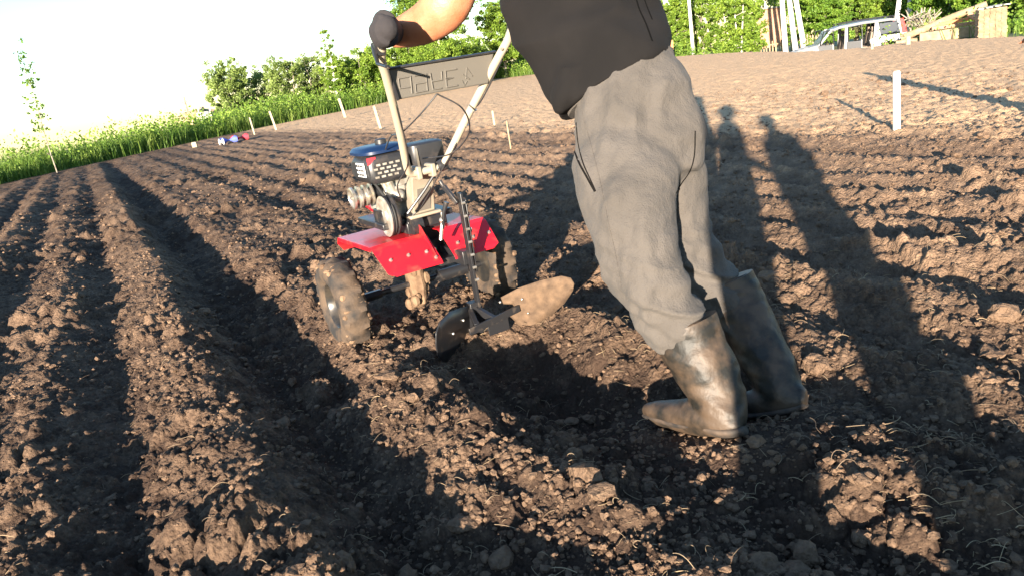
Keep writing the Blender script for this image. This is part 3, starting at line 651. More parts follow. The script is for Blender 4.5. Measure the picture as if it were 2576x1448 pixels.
# the orange-brown bench by the house
P = gpt(1677, 132, 41); root = empty('garden_bench', P, -.3, label='small orange-brown garden bench at the field edge beside the man back', cat='bench')
b = MB(); b.box((0, 0, .40), (.7, .4, .05)); b.build('seat', M['orange'], root); b = MB(); b.box((0, .2, .66), (.7, .04, .38)); b.build('backrest', M['orange'], root)
for sx in (-.3, .3):
    b = MB(); b.box((sx, 0, .19), (.05, .36, .38)); b.build('leg', M['white_wood'], root)
# house with plum roof, mostly behind the man
P = gpt(1592, 110, 52); az = math.atan2(P[0], P[1]); root = empty('house', P, -az, label='house with pale walls and plum metal roof partly behind the man', cat='house')
b = MB(); b.box((0, 3, 1.1), (4.6, 6, 2.2)); b.build('wall', M['wall'], root)
b = MB(); b.prism([(-2.9, 2.0), (2.75, 2.0), (2.75, 2.12), (.2, 5.6), (-.2, 5.6), (-2.9, 2.12)], (0, 6.6, 0), (1, 0, 0), (0, 0, 1), 7.2); b.build('roof', M['roof'], root)
for x in (-1.2, 1.0):
    b = MB(); b.box((x, -.01, 1.2), (.9, .06, 1.0)); f = b.build('window', M['white_wood'], root); b = MB(); b.box((x, -.05, 1.2), (.74, .03, .84)); b.build('pane', M['glass'], f)
# ------------------------------------------------------------------ the silver car (front to the left)
def car():
    P = gpt(2124, 140, 35.5); az = math.atan2(P[0], P[1]); root = empty('parked_car', (P[0], P[1], P[2] + .26), math.pi - az + .16, label='silver estate car with all its doors open parked beyond the field', cat='car')
    # local: +x = front, y across (-y side... both built), z up
    def panel(name, poly, y, th, mt, par=root, sgn=1, **k):
        b = MB(); b.prism(poly, (0, y, 0), (1, 0, 0), (0, 0, 1), th); return b.build(name, M[mt], par, bevel=.012, **k)
    b = MB(); R = []   # body shell below the glass: floor to bonnet, lofted along x
    for x, z0, z1, hw in [(2.28, .45, .70, .72), (2.2, .34, .84, .80), (1.9, .30, .95, .86), (1.25, .30, 1.04, .88), (1.05, .30, 1.06, .88)]:
        R.append([np.array([x, hw * c1, z0 + (z1 - z0) * c2]) for c1, c2 in ((-1, .05), (-1, .8), (-.86, 1), (.86, 1), (1, .8), (1, .05), (.8, 0), (-.8, 0))])
    b.rings(R); b.build('bonnet', M['car_paint'], root, ang=35)
    b = MB(); b.box((-.4, 0, .36), (3.2, 1.72, .14)); b.build('floor', M['car_dark'], root)
    for sy in (-1, 1):
        y = .87 * sy; o_ = y if sy < 0 else y + .0
        panel('rear_quarter', [(-2.12, .40), (-1.98, .40), (-1.86, .66), (-1.62, .80), (-1.34, .78), (-1.12, .58), (-1.05, .36), (-.92, .36), (-.80, .95), (-1.0, 1.05), (-2.15, 1.05), (-2.2, .75)], y, .05, 'car_paint')
        panel('sill', [(-.95, .28), (1.1, .28), (1.1, .42), (-.95, .42)], y, .06, 'car_paint')
        panel('rear_window', [(-1.22, 1.10), (-1.95, 1.10), (-1.88, 1.52), (-1.18, 1.55)], y * .96, .03, 'glass')
        panel('rear_pillar', [(-1.95, 1.05), (-2.18, 1.05), (-2.0, 1.62), (-1.82, 1.60)], y * .965, .05, 'car_paint')
        panel('rear_door_pillar', [(-.95, 1.0), (-1.24, 1.05), (-1.16, 1.58), (-1.02, 1.60)], y * .965, .05, 'car_paint')
        panel('centre_pillar', [(.02, .40), (.16, .40), (.10, 1.62), (-.02, 1.62)], y * .965, .06, 'car_paint')
        panel('front_pillar', [(1.16, 1.02), (1.04, 1.02), (.52, 1.60), (.64, 1.60)], y * .94, .05, 'car_paint')
        panel('tail_light', [(-2.02, 1.06), (-2.20, 1.06), (-2.06, 1.62), (-1.93, 1.60)], y * .985, .035, 'tail')
        panel('headlight', [(2.22, .66), (1.98, .72), (1.96, .88), (2.18, .84)], y * .985 if sy > 0 else y * .985, .05, 'glass')
    b = MB(); R = []
    for x, z, hw in [(.62, 1.56, .66), (.3, 1.66, .70), (-.6, 1.70, .72), (-1.6, 1.67, .71), (-2.02, 1.58, .68)]:
        R.append([np.array([x, hw * 1.12, z - .09]), np.array([x, hw, z]), np.array([x, 0, z + .03]), np.array([x, -hw, z]), np.array([x, -hw * 1.12, z - .09]), np.array([x, 0, z - .06])])
    b.rings(R); rf = b.build('roof', M['car_paint'], root)
    for sy in (-1, 1):
        b = MB(); b.tube(spline([(.3, .64 * sy, 1.68), (.15, .64 * sy, 1.75), (-1.6, .64 * sy, 1.75), (-1.75, .64 * sy, 1.67)], 4), .018, 8); b.build('roof_rail', M['black_metal'], rf)
    b = MB(); b.prism([(-.80, 0), (.80, 0), (.66, .60), (-.66, .60)], (1.12, 0, 1.04), (0, 1, 0), (-.62, 0, .85), .02); b.build('windscreen', M['glass'], root)
    b = MB(); b.box((-2.17, 0, .78), (.08, 1.68, .60)); tg = b.build('tailgate', M['car_paint'], root, bevel=.03)
    b = MB(); b.prism([(-.72, 0), (.72, 0), (.62, .45), (-.62, .45)], (-2.16, 0, 1.1), (0, 1, 0), (.22, 0, 1), .02); b.build('rear_glass', M['glass'], tg)
    b = MB(); b.box((2.28, 0, .46), (.16, 1.66, .22)); b.build('front_bumper', M['car_paint'], root, bevel=.04)
    b = MB(); b.box((-2.26, 0, .46), (.16, 1.66, .22)); b.build('rear_bumper', M['car_paint'], root, bevel=.04)
    b = MB(); b.lathe((-2.24, .05, .86), (-1, 0, 0), [(0, .30), (.02, .35), (.15, .36), (.18, .34)]); sw = b.build('spare_wheel', M['tyre'], root)
    b = MB(); b.lathe((-2.42, .05, .86), (-1, 0, 0), [(0, .33), (.05, .32), (.07, .29)]); b.build('cover', M['cover'], sw)
    for x in (1.45, -1.4):
        for sy in (-1, 1):
            b = MB(); b.lathe((x, .74 * sy, .34), (0, sy, 0), [(-.1, .26), (-.09, .33), (.07, .34), (.10, .30), (.10, .22)]); w = b.build('wheel', M['tyre'], root)
            b = MB(); b.lathe((x, .74 * sy, .34), (0, sy, 0), [(.06, .22), (.09, .21), (.10, .12), (.12, .05)]); b.build('rim', M['steel'], w)
    for x in (.35, -.65):
        for sy in (-.38, .38):
            b = MB(); b.box((x, sy, .62), (.50, .50, .18)); b.box((x - .30, sy, .95), (.16, .48, .62), rot=np.array(Matrix.Rotation(-.18, 3, 'Y'))); b.box((x - .36, sy, 1.36), (.10, .26, .18)); b.build('car_seat', M['seat_cloth'], root, bevel=.03)
    b = MB(); b.box((1.0, 0, .92), (.30, 1.5, .22)); b.build('dashboard', M['car_dark'], root, bevel=.03)
    b = MB(); b.tube([np.array([.78, .38, 1.0]) + .18 * np.array([-.3 * math.sin(a), math.cos(a), math.sin(a)]) for a in np.linspace(0, 6.1, 20)], .016, 6); b.build('steering_wheel', M['black_plastic'], root)
    # open doors on both sides, hinged at their front edges
    for sy in (-1, 1):
        for nm, hx, ln, zt in (('front_door', 1.08, 1.0, 1.56), ('rear_door', .0, .95, 1.58)):
            a = 1.15; d = np.array([-math.cos(a), sy * math.sin(a), 0]); o_ = np.array([hx, .90 * sy, 0])
            b = MB(); b.prism([(0, .40), (ln, .40), (ln, 1.02), (0, 1.02)], o_, d, (0, 0, 1), .06); dr = b.build(nm, M['car_paint'], root, bevel=.015)
            b = MB(); fr = [(0.02, 1.02), (.30 if nm == 'front_door' else .05, zt), (ln * .95, zt), (ln, 1.02)]
            b.tube([o_ + d * x + np.array([0, 0, z]) for x, z in fr], .022, 6); b.build('window_frame', M['black_metal'], dr)
            b = MB(); b.prism([(.08, .48), (ln - .08, .48), (ln - .08, .98), (.08, .98)], o_ + np.array([0, 0, 0]) + np.cross(d, (0, 0, 1)) * -.012, d, (0, 0, 1), .008); b.build('door_trim', M['car_dark'], dr)
car()

# ------------------------------------------------------------------ the walking tractor (local frame: x right, y forward, z up)
def tiller():
    root = empty('walking_tractor', (TO[0], TO[1], 0), TA, label='red two-wheeled walking tractor with a V-shaped ridger pushed through the soil', cat='walking tractor')
    def part(mb, name, mt, par=root, **k): return mb.build(name, M[mt], par, **k)
    # wheels: tyre with lugs, dish rim
    def wheel(cx, sx):
        cz = .195; r = .205; b = MB()
        prof = [(-.040, .104), (-.058, .120), (-.066, .148), (-.060, .178), (-.044, .198), (0, .206), (.044, .198), (.060, .178), (.066, .148), (.058, .120), (.040, .104), (.030, .100), (-.030, .100)]
        n = 96; R = []
        for h, rr in prof:
            ring = []
            for i in range(n):
                a = 2 * math.pi * i / n; ph = (i + (3 if h > 0 else -3) * abs(h) / .06) % 6; lug = .013 if (ph < 2.4 and rr > .17) else 0
                ring.append(np.array([cx + h, (rr + lug) * math.cos(a), cz + (rr + lug) * math.sin(a)]))
            R.append(ring)
        R.append(R[0]); b.rings(R, False); w = part(b, 'wheel', 'rubber', ang=50)
        b = MB(); b.lathe((cx, 0, cz), (sx, 0, 0), [(-.045, .104), (.044, .106), (.048, .102), (.040, .094), (.000, .086), (-.006, .045), (.015, .036), (.015, .012)], 40); rim = part(b, 'rim', 'rim', w)
        b = MB()
        for k in range(4):
            a = k * math.pi / 2 + .4; b.cyl((cx - sx * .004, .032 * math.cos(a), cz + .032 * math.sin(a)), (cx + sx * .026, .032 * math.cos(a), cz + .032 * math.sin(a)), .006, n=6)
        part(b, 'wheel_bolts', 'steel', rim)
        # caked mud in lumps over the tread
        rg = np.random.default_rng(int(100 + cx * 50)); b = MB()
        for k in range(260):
            a = rg.uniform(0, 6.28); hh = rg.uniform(-.058, .058); rr = .194 - .25 * max(0, abs(hh) - .03); s = rg.uniform(.005, .015)
            b.sph((cx + hh, rr * math.cos(a), cz + rr * math.sin(a)), (s * rg.uniform(.8, 1.6), s * rg.uniform(.7, 1.3), s * rg.uniform(.6, 1.1)), 7, 5)
        part(b, 'caked_mud', 'mud', w, ang=30)
    wheel(-.385, -1); wheel(.375, 1)
    b = MB(); b.cyl((-.36, 0, .19), (-.045, 0, .19), .014, n=12); b.cyl((-.33, 0, .19), (-.20, 0, .19), .022, n=6); b.cyl((.02, 0, .185), (.35, 0, .185), .014, n=12); b.cyl((.10, 0, .185), (.25, 0, .185), .030, n=12)
    part(b, 'axle', 'black_metal')
    # chain case reaching down to the axle, covered in mud
    b = MB(); R = []
    for z, hx, hy in [(.075, .02, .03), (.095, .032, .060), (.18, .040, .085), (.26, .042, .080), (.36, .045, .070), (.42, .045, .07)]:
        R.append([np.array([-.02 + hx * c, -.0 + hy * s_, z]) for c, s_ in [(math.cos(t) * (1.0 if abs(math.cos(t)) < .7 else .95), math.sin(t)) for t in np.linspace(0, 6.2832, 20, endpoint=False)]])
    b.rings(R); rg = np.random.default_rng(5)
    for k in range(40):
        s = rg.uniform(.01, .026); b.sph((-.02 + rg.uniform(-.045, .045), rg.uniform(-.075, .06), rg.uniform(.09, .33)), (s, s * 1.1, s * 1.3), 7, 5)
    part(b, 'chain_case', 'mud', ang=30)
    # gearbox above, flanges and plug
    b = MB(); b.box((.015, -.10, .43), (.15, .17, .20)); b.box((.015, -.16, .50), (.19, .10, .05)); b.box((.01, -.205, .375), (.13, .03, .09)); b.box((.08, -.12, .40), (.06, .11, .10))
    part(b, 'gearbox', 'black_metal', bevel=.008)
    b = MB(); b.lathe((.0, -.225, .375), (0, -1, 0), [(0, .019), (.012, .019), (.016, .015), (.018, .004)], 16)
    for x, z in ((-.04, .33), (.07, .335), (.11, .44), (-.045, .45)): b.lathe((x, -.222, z), (0, -1, 0), [(0, .007), (.008, .006)], 8)
    part(b, 'bolts', 'steel')
    for sx in (-.035, .085):
        b = MB(); b.cyl((sx, -.215, .44), (sx, -.215, .535), .0055, n=8); b.cyl((sx, -.215, .445), (sx, -.215, .462), .012, n=6); part(b, 'stud', 'steel')
    # steering column (painted casting)
    def sect(z, cy, hx, hy): return [np.array([x, y, z]) for x, y in ((-hx, cy - hy), (hx, cy - hy), (hx, cy + hy), (-hx, cy + hy))]
    b = MB(); b.rings([sect(.533, -.19, .075, .055), sect(.548, -.19, .075, .055)]); b.rings([sect(.548, -.19, .052, .040), sect(.62, -.215, .052, .038), sect(.70, -.25, .052, .034), sect(.735, -.275, .050, .030)])
    b.box((-.035, -.31, .735), (.022, .085, .055)); b.box((.03, -.31, .735), (.022, .085, .055))
    part(b, 'steering_column', 'alu_beige', bevel=.005)
    b = MB(); b.rings([sect(.56, -.232, .030, .004), sect(.66, -.270, .030, .004)]); part(b, 'column_panel', 'grey_plastic')
    b = MB(); b.lathe((.075, -.335, .745), (1, 0, 0), [(-.02, .020), (.0, .027), (.02, .022), (.03, .006)], 12); b.cyl((-.06, -.335, .738), (.075, -.335, .738), .007, n=8); part(b, 'clamp_knob', 'black_plastic')
    # handlebar: one bent tube
    k = -.9
    def hb(x, z): return np.array([x, -.333 + k * (z - .738) , z])
    L_ = [hb(-.050, .737), hb(-.074, .744), hb(-.092, .775), hb(-.146, .93), hb(-.200, 1.068), hb(-.228, 1.137), hb(-.249, 1.185), hb(-.254, 1.215) + np.array([0, -.01, .006]), np.array([-.262, -.81, 1.250]), np.array([-.272, -.86, 1.262]), np.array([-.277, -.900, 1.264])]
    R_ = [p * np.array([-1, 1, 1]) for p in L_]
    P = spline(L_[::-1] + [hb(0, .737)] + R_, 5); b = MB(); b.tube(P, .0155, 14); hbar = part(b, 'handlebar', 'beige_tube', ang=60)
    for sx, pts in ((-1, L_), (1, R_)):
        b = MB(); b.tube(spline([pts[7] + np.array([0, -.03, .004]), pts[8], pts[9], pts[10] + np.array([0, -.012, 0])], 4), [.020 + .0012 * (i % 2) for i in range(13)], 14); part(b, 'grip', 'black_plastic', hbar)
        b = MB(); q = pts[7]; b.box(q + np.array([sx * .012, .008, .0]), (.03, .035, .04)); b.tube([q + np.array([sx * .02, .02, .02]), q + np.array([sx * .035, -.03, -.045]), q + np.array([sx * .05, -.14, -.06])], [.008, .007, .005], 8); part(b, 'hand_lever', 'black_metal', hbar)
        b = MB(); c = hb(sx * .252, 1.168); b.cyl(c, c + np.array([-sx * .03, -.012, -.006]), .006, n=8); part(b, 'adjuster_bolt', 'steel', hbar)
    # cross panel with embossed lettering, seen from behind (so it reads mirrored)
    e2 = nrm(np.array([0, -.25, 1])); n_ = nrm(np.array([0, -1, k * -1 * -1])); nb = nrm(np.cross((1, 0, 0), e2)); nb = nb if nb[1] < 0 else -nb
    c0 = hb(0, 1.095)
    def pp(x, t, d=0): return c0 + np.array([x, 0, 0]) + e2 * t + nb * d
    b = MB()
    f0 = [pp(-.208, .062), pp(.226, .062), pp(.196, -.050), pp(-.180, -.050)]
    b.add([p + nb * .000 for p in f0] + [p - nb * .035 for p in f0], [(0, 1, 2, 3), (7, 6, 5, 4), (0, 4, 5, 1), (1, 5, 6, 2), (2, 6, 7, 3), (3, 7, 4, 0)])
    pn = part(b, 'cross_panel', 'grey_plastic', hbar, smooth=False, bevel=.006)
    b = MB(); b.bar(pp(-.212, .066, .004), pp(.230, .066, .004), .018, .007, up=tuple(e2)); b.bar(pp(-.212, .060, .012), pp(-.184, -.048, .008), .012, .012, up=tuple(nb)); part(b, 'panel_rim', 'black_plastic', pn, bevel=.003)
    # glyph strokes in the unmirrored word, x from 0 to 1 each, drawn mirrored
    G = {'Z': [[(0, 1), (1, 1), (1, .55), (.35, .5), (1, .45), (1, 0), (0, 0)]], 'U': [[(0, 1), (0, .5), (.9, .5)], [(1, 1), (.86, 0), (.1, 0)]],
         'B': [[(1, 1), (0, 1), (0, 0), (1, 0), (1, .52), (0, .52)]], 'P': [[(0, 0), (0, 1), (1, 1), (1, .42), (.12, .40)]]}
    b = MB(); x = .060
    for g in ('Z', 'U', 'B', 'P'):
        for st in G[g]:
            for off in (0,):
                pts = [pp(x - .046 * (a - (.5 - .0) * 0) - off * .006, -.004 + (h - .5) * .060 - off * .004, .002) for a, h in st]
                b.tube(pts, .0036, 6)
        x -= .062
    for st in ([(0, .3), (.5, 1), (.62, .2)], [(.3, .1), (.9, .55)], [(.55, 0), (.8, -.3), (1, .1)]):
        b.tube([pp(.125 - .045 * a, (h - .5) * .05, .002) for a, h in st], .0022, 6)
    part(b, 'embossed_lettering', 'grey_plastic', pn)
    # cables
    def cable(pts, r=.0032): b = MB(); b.tube(spline(pts, 8), r, 6); part(b, 'cable', 'black_plastic', ang=80)
    cable([pp(-.03, -.05, .01), np.array([.055, -.66, .98]), np.array([.115, -.58, .90]), np.array([.120, -.50, .84]), np.array([.085, -.40, .79]), np.array([.03, -.25, .78])])
    cable([pp(-.03, -.05, .01), np.array([-.09, -.60, .98]), np.array([-.13, -.48, .92]), np.array([-.10, -.28, .90]), np.array([-.09, -.15, .84])])
    cable([hb(-.256, 1.2), hb(-.150, .955) + nb * .018, hb(-.10, .80) + nb * .02, np.array([-.115, -.28, .70]), np.array([-.09, -.22, .62])], .003)
    cable([hb(.235, 1.13) + nb * .018, hb(.18, .99) + nb * .022, hb(.155, .93) - nb * .02, hb(.105, .82) + nb * .02, np.array([.05, -.33, .70]), np.array([-.02, -.25, .58]), np.array([-.07, -.22, .54])], .003)
    for z in (.90, .955):
        b = MB(); q = hb(.1 + (z - .8) * .39 + .0, z); b.tube([q + .019 * (math.cos(a) * np.array([1, 0, 0]) + math.sin(a) * nb) for a in np.linspace(0, 6.28, 12)], .003, 5)
        part(b, 'cable_tie', 'steel', hbar)
    # gear-shift rod crossing the column
    b = MB(); b.tube([(.070, -.345, .755), (-.02, -.33, .66), (-.105, -.30, .575)], .0065, 8); part(b, 'shift_rod', 'black_metal')
    # engine
    b = MB(); b.box((-.02, .0, .60), (.19, .22, .14)); b.box((-.10, .02, .62), (.06, .15, .11)); b.box((-.05, -.02, .685), (.13, .16, .06), taper=.85)
    for k in range(6): b.box((.02, -.118, .555 + .018 * k), (.09, .016, .007))
    for k in range(5): b.box((-.02 + .0, .13 + .002 * k, .56 + .02 * k), (.16, .03, .007))
    b.cyl((-.09, -.10, .70), (-.07, -.09, .62), .022, .017, 10); b.cyl((-.135, -.07, .60), (-.135, -.11, .60), .02, n=10); b.lathe((-.06, -.115, .63), (0, -1, 0), [(0, .03), (.015, .028), (.03, .012)], 14)
    part(b, 'engine_block', 'alu', bevel=.006, ang=30)
    b = MB(); b.box((.03, -.125, .635), (.11, .03, .08)); b.box((.03, -.14, .635), (.075, .012, .055)); part(b, 'valve_cover', 'black_metal', bevel=.008)
    b = MB(); b.box((-.01, .0, .515), (.34, .34, .028)); b.box((-.06, -.06, .49), (.05, .30, .05)); b.box((.10, .0, .485), (.05, .34, .05)); b.box((-.14, -.09, .55), (.05, .12, .07)); part(b, 'engine_bracket', 'black_metal', bevel=.004)
    # recoil starter housing and shroud, black with slots, black top tinted with the sky's reflection
    b = MB(); R = []
    for y, hx, z0, z1 in [(-.145, .075, .715, .800), (-.13, .092, .700, .820), (.05, .098, .70, .828), (.13, .085, .715, .80)]:
        R.append([np.array([-.085 + hx * cx, y, (z0 + z1) / 2 + (z1 - z0) / 2 * cz]) for cx, cz in ((-1, -.6), (-1, .6), (-.75, 1), (.75, 1), (1, .6), (1, -.6), (.75, -1), (-.75, -1))])
    b.rings(R); sh = part(b, 'engine_shroud', 'black_plastic', bevel=.006, ang=30)
    b = MB()
    for r_ in range(4):
        for c_ in range(4): b.box((-.150 + .030 * c_ + .015 * (r_ % 2), -.1475, .730 + .017 * r_), (.018, .004, .009))
    part(b, 'shroud_slots', 'alu', sh)
    b = MB(); R = []
    for z, s in ((.826, 1), (.838, 1.0), (.852, .88), (.858, .5)): R.append([np.array([-.075 + .110 * s * math.copysign(abs(math.cos(t)) ** .6, math.cos(t)), -.0 + .135 * s * math.copysign(abs(math.sin(t)) ** .6, math.sin(t)), z]) for t in np.linspace(0, 6.2832, 28, endpoint=False)])
    b.rings(R); tank = part(b, 'fuel_tank', 'black_sky_sheen')
    b = MB(); b.lathe((-.055, -.01, .857), (0, 0, 1), [(0, .026), (.018, .026), (.022, .020), (.023, .004)], 18); part(b, 'fuel_cap', 'black_plastic', tank)
    b = MB(); b.box((-.158, -.137, .802), (.040, .004, .030)); part(b, 'red_sticker', 'red_sticker', sh); b = MB(); b.box((-.184, -.05, .765), (.004, .10, .060)); part(b, 'vent_plate', 'white_sticker', sh)
    b = MB(); 
    for k in range(4):
        for j in range(3): b.box((-.187, -.085 + .024 * k, .745 + .019 * j), (.003, .014, .010))
    part(b, 'plate_holes', 'black_plastic', sh)
    # air cleaner box
    b = MB(); R = []
    for z, s in ((.715, .86), (.73, .95), (.80, 1.0), (.825, .97), (.832, .85)): R.append([np.array([.122 + .088 * s * math.copysign(abs(math.cos(t)) ** .45, math.cos(t)), -.035 + .085 * s * math.copysign(abs(math.sin(t)) ** .45, math.sin(t)), z]) for t in np.linspace(0, 6.2832, 36, endpoint=False)])
    b.rings(R); ab = part(b, 'air_cleaner', 'black_plastic', ang=45)
    b = MB(); b.box((.06, -.121, .775), (.009, .006, .08)); b.lathe((.03, -.122, .735), (0, -1, 0), [(0, .008), (.012, .008), (.014, .002)], 10); part(b, 'cleaner_clip', 'steel', ab)
    # crankshaft pulley with three grooves
    b = MB(); pr = [(.00, .02)]
    for k in range(3): h = .012 + .030 * k; pr += [(h, .047), (h + .005, .048), (h + .010, .030), (h + .018, .030), (h + .024, .047)]
    pr += [(.106, .047), (.108, .038), (.100, .034), (.100, .010), (.112, .008)]
    b.lathe((-.150, -.055, .655), (-1, 0, 0), pr, 36); part(b, 'drive_pulley', 'steel', ang=25)
    b = MB(); b.cyl((-.10, -.055, .655), (-.155, -.055, .655), .030, n=16); part(b, 'output_shaft', 'black_metal')
    # large gearbox pulley and the second one behind it
    b = MB(); pr = [(-.020, .03), (-.020, .086), (-.012, .090), (-.006, .080), (0, .076), (.006, .080), (.012, .090), (.020, .088), (.022, .074), (.010, .068), (.010, .030), (.024, .026), (.024, .008)]
    b.lathe((-.135, -.155, .560), (-1, 0, 0), pr, 44); pl = part(b, 'large_pulley', 'black_metal', ang=25)
    b = MB(); b.lathe((-.155, -.155, .560), (-1, 0, 0), [(0, .090), (.004, .0905), (.006, .078), (.003, .074), (-.003, .066), (-.003, .034), (.006, .030), (.008, .008)], 44)
    part(b, 'pulley_face', 'alu', pl, ang=25)
    b = MB()
    for k in range(6):
        a = k * math.pi / 3; b.lathe((-.1525, -.155 + .048 * math.cos(a), .560 + .048 * math.sin(a)), (-1, 0, 0), [(0, .012), (.002, .012)], 12)
    part(b, 'pulley_holes', 'rubber', pl)
    b = MB(); R = []
    # v-belt around both pulleys
    c1, r1, c2, r2 = np.array([-.055, .655]), .040, np.array([-.155, .560]), .082
    dd = c2 - c1; th = math.atan2(dd[1], dd[0]); loop = []
    for a in np.linspace(th + 1.9, th + 2 * math.pi - 1.9, 10): loop.append(c1 + r1 * np.array([math.cos(a), math.sin(a)]))
    for a in np.linspace(th - 1.35, th + 1.35, 14): loop.append(c2 + r2 * np.array([math.cos(a), math.sin(a)]))
    loop.append(loop[0]); b.tube([(-.168 + .03, y, z) for y, z in loop], .006, 6); part(b, 'drive_belt', 'tyre', ang=80)
    b = MB(); b.lathe((-.02, -.19, .50), (-1, 0, 0), [(0, .06), (.05, .062), (.055, .05)], 24); part(b, 'clutch_housing', 'black_metal')
    # red sheet fenders (folded plate: top, sloping rear flap)
    def fender(sx):
        prof = [(.26, .375), (.235, .42), (.20, .452), (-.26, .466), (-.285, .455), (-.395, .368), (-.405, .352)]
        th = .0025; b = MB(); xo, xi = (-.286 if sx < 0 else .262), .030 * sx; rows = []
        for i, (y, z) in enumerate(prof):
            cut_o = .03 * sx if i in (0,) else (.045 * sx if i == 6 else (.012 * sx if i == 5 else 0)); cin = (-.02 * sx if i < 3 else 0)
            rows.append([np.array([xo - cut_o, y, z]), np.array([(xo + xi) / 2, y, z + .001]), np.array([xi + cin, y, z])])
        for r in rows: b.v += [tuple(p) for p in r]
        for i in range(len(rows) - 1):
            for j in range(2): b.f.append((i * 3 + j, i * 3 + j + 1, i * 3 + 4 + j, i * 3 + 3 + j))
        f = part(b, 'fender', 'red_paint', smooth=False, solid=.003, bevel=.0012)
        b = MB(); b.add([(xo, .20, .452), (xo, -.26, .466), (xo, -.262, .448), (xo + .0 * sx, .19, .434)], [(0, 1, 2, 3)]); part(b, 'fender_lip', 'red_paint', f, smooth=False, solid=.003)
        for x, y, z in ((.155, -.345, .408), (.075, -.352, .403), (.235, -.345, .408), (.05, -.385, .376)):
            b = MB(); b.lathe((x * sx, y, z + .003), (0, -.62, .78), [(0, .0085), (.003, .0085), (.004, .005), (.010, .0045), (.0105, .001)], 8)
            part(b, 'fender_bolt', 'steel', f)
    fender(-1); fender(1)
    b = MB(); b.add([(-.045, -.265, .50), (-.045, -.215, .52), (-.05, -.30, .375), (-.045, -.40, .37)], [(0, 1, 2, 3)]); part(b, 'guard_plate', 'red_paint', smooth=False, solid=.003)
    b = MB(); b.bar((-.08, -.06, .50), (-.06, .34, .55), .035, .022); b.bar((-.06, .34, .55), (.10, .36, .55), .03, .02); b.bar((.04, -.385, .372), (.14, -.385, .388), .012, .04)
    part(b, 'front_frame', 'red_paint', bevel=.003)
    # rear hitch, perforated shank, depth lever
    b = MB(); b.box((.02, -.29, .345), (.10, .16, .03)); b.bar((.055, -.24, .36), (.06, -.46, .36), .04, .06); part(b, 'hitch_bracket', 'black_metal', bevel=.003)
    b = MB(); b.bar((.062, -.49, .640), (.062, -.475, .14), .012, .036, up=(0, 1, 0)); b.bar((.078, -.49, .61), (.078, -.478, .30), .006, .03, up=(0, 1, 0)); shk = part(b, 'shank', 'black_metal', bevel=.002)
    b = MB()
    for i in range(7): z = .60 - .055 * i; b.cyl((.055, -.508 + .0, z), (.070, -.5095, z), .006, n=8); b.lathe((.062, -.4895 - .018, z), (0, -1, 0), [(0, .0055), (.0022, .0055)], 8)
    part(b, 'shank_holes', 'steel', shk)
    b = MB(); b.bar((.045, -.49, .60), (.02, -.44, .675), .016, .018); b.tube([(.02, -.44, .67), (.012, -.43, .70)], .009, 8); part(b, 'depth_crank', 'black_metal', bevel=.002)
    b = MB(); b.tube([(-.01, -.42, .50), (.00, -.44, .57), (.015, -.45, .61)], [.007, .008, .012], 10); part(b, 'selector_lever', 'black_metal'); b = MB(); b.cyl((-.028, -.42, .455), (-.006, -.42, .53), .008, n=10); b.sph((-.006, -.42, .535), .013); part(b, 'lever_sleeve', 'steel')
    b = MB(); b.lathe((.085, -.46, .475), (-.4, -1, 0), [(0, .012), (.01, .018), (.02, .014), (.022, .004)], 14); part(b, 'hitch_bolt', 'steel')
    # ridger: two curved wings meeting in a point, cross-strut and tube
    def wing(sx, name):
        ap = np.array([.045, -.43, 0]); d = nrm(np.array([.40 * sx, -.31, 0])); no = np.array([-d[1] * sx, d[0] * sx, 0]) * 1.0
        out = [(.125, .172), (.20, .205), (.30, .228), (.385, .236), (.425, .222), (.440, .195), (.435, .165), (.40, .110), (.35, .068), (.29, .030), (.235, .000), (.20, .028), (.17, .070), (.140, .098), (.185, .118), (.175, .135), (.135, .140)] if sx > 0 else \
              [(.02, .155), (.10, .178), (.20, .200), (.29, .190), (.33, .160), (.345, .110), (.34, .060), (.31, .020), (.26, -.015), (.18, -.030), (.10, -.02), (.02, .02)]
        # grid it so the plate can curve
        import bmesh
        bm = bmesh.new(); vs = [bm.verts.new((t, z, 0)) for t, z in out]; bm.faces.new(vs)
        bmesh.ops.triangulate(bm, faces=bm.faces); bmesh.ops.subdivide_edges(bm, edges=bm.edges, cuts=3, use_grid_fill=True)
        for v in bm.verts:
            t, z = v.co.x, v.co.y; curl = .35 * (z - .05) ** 2 * 4 + .30 * max(0, t - .15) ** 2
            p = ap + d * t + np.array([0, 0, z]) - np.array([-d[1], d[0], 0]) * sx * (-curl * .25) + np.array([0, -1, 0]) * (z - .05) * .25
            v.co = Vector(p)
        me = bpy.data.meshes.new(name); bm.to_mesh(me); bm.free(); me.materials.append(M['rusty'] if sx > 0 else M['black_metal'])  # left wing coloured black to stand for its own shadow
        me.polygons.foreach_set('use_smooth', [True] * len(me.polygons)); o = link(name, me, root)
        q = o.modifiers.new('solid', 'SOLIDIFY'); q.thickness = .004; q.offset = 0
        b = MB()
        for t, z in (((.12, .152), (.215, .155), (.24, .085)) if sx > 0 else ((.10, .12), (.2, .10))):
            p = ap + d * t + np.array([0, 0, z]) + np.array([0, -1, 0]) * (z - .05) * .25; b.sph(p + np.array([0, -.004, 0]), .006, 8, 5)
        part(b, 'rivets', 'steel', o)
    wing(1, 'ridger_wing'); wing(-1, 'ridger_wing')
    b = MB(); b.rings([[np.array([.045 + x, y, z]) for x, y in pts] for z, pts in ((-.05, [(0, -.36), (-.02, -.46), (.02, -.46)]), (.06, [(0, -.38), (-.05, -.50), (.05, -.50)]), (.15, [(0, -.42), (-.03, -.48), (.03, -.48)]))]); part(b, 'ridger_point', 'black_metal')
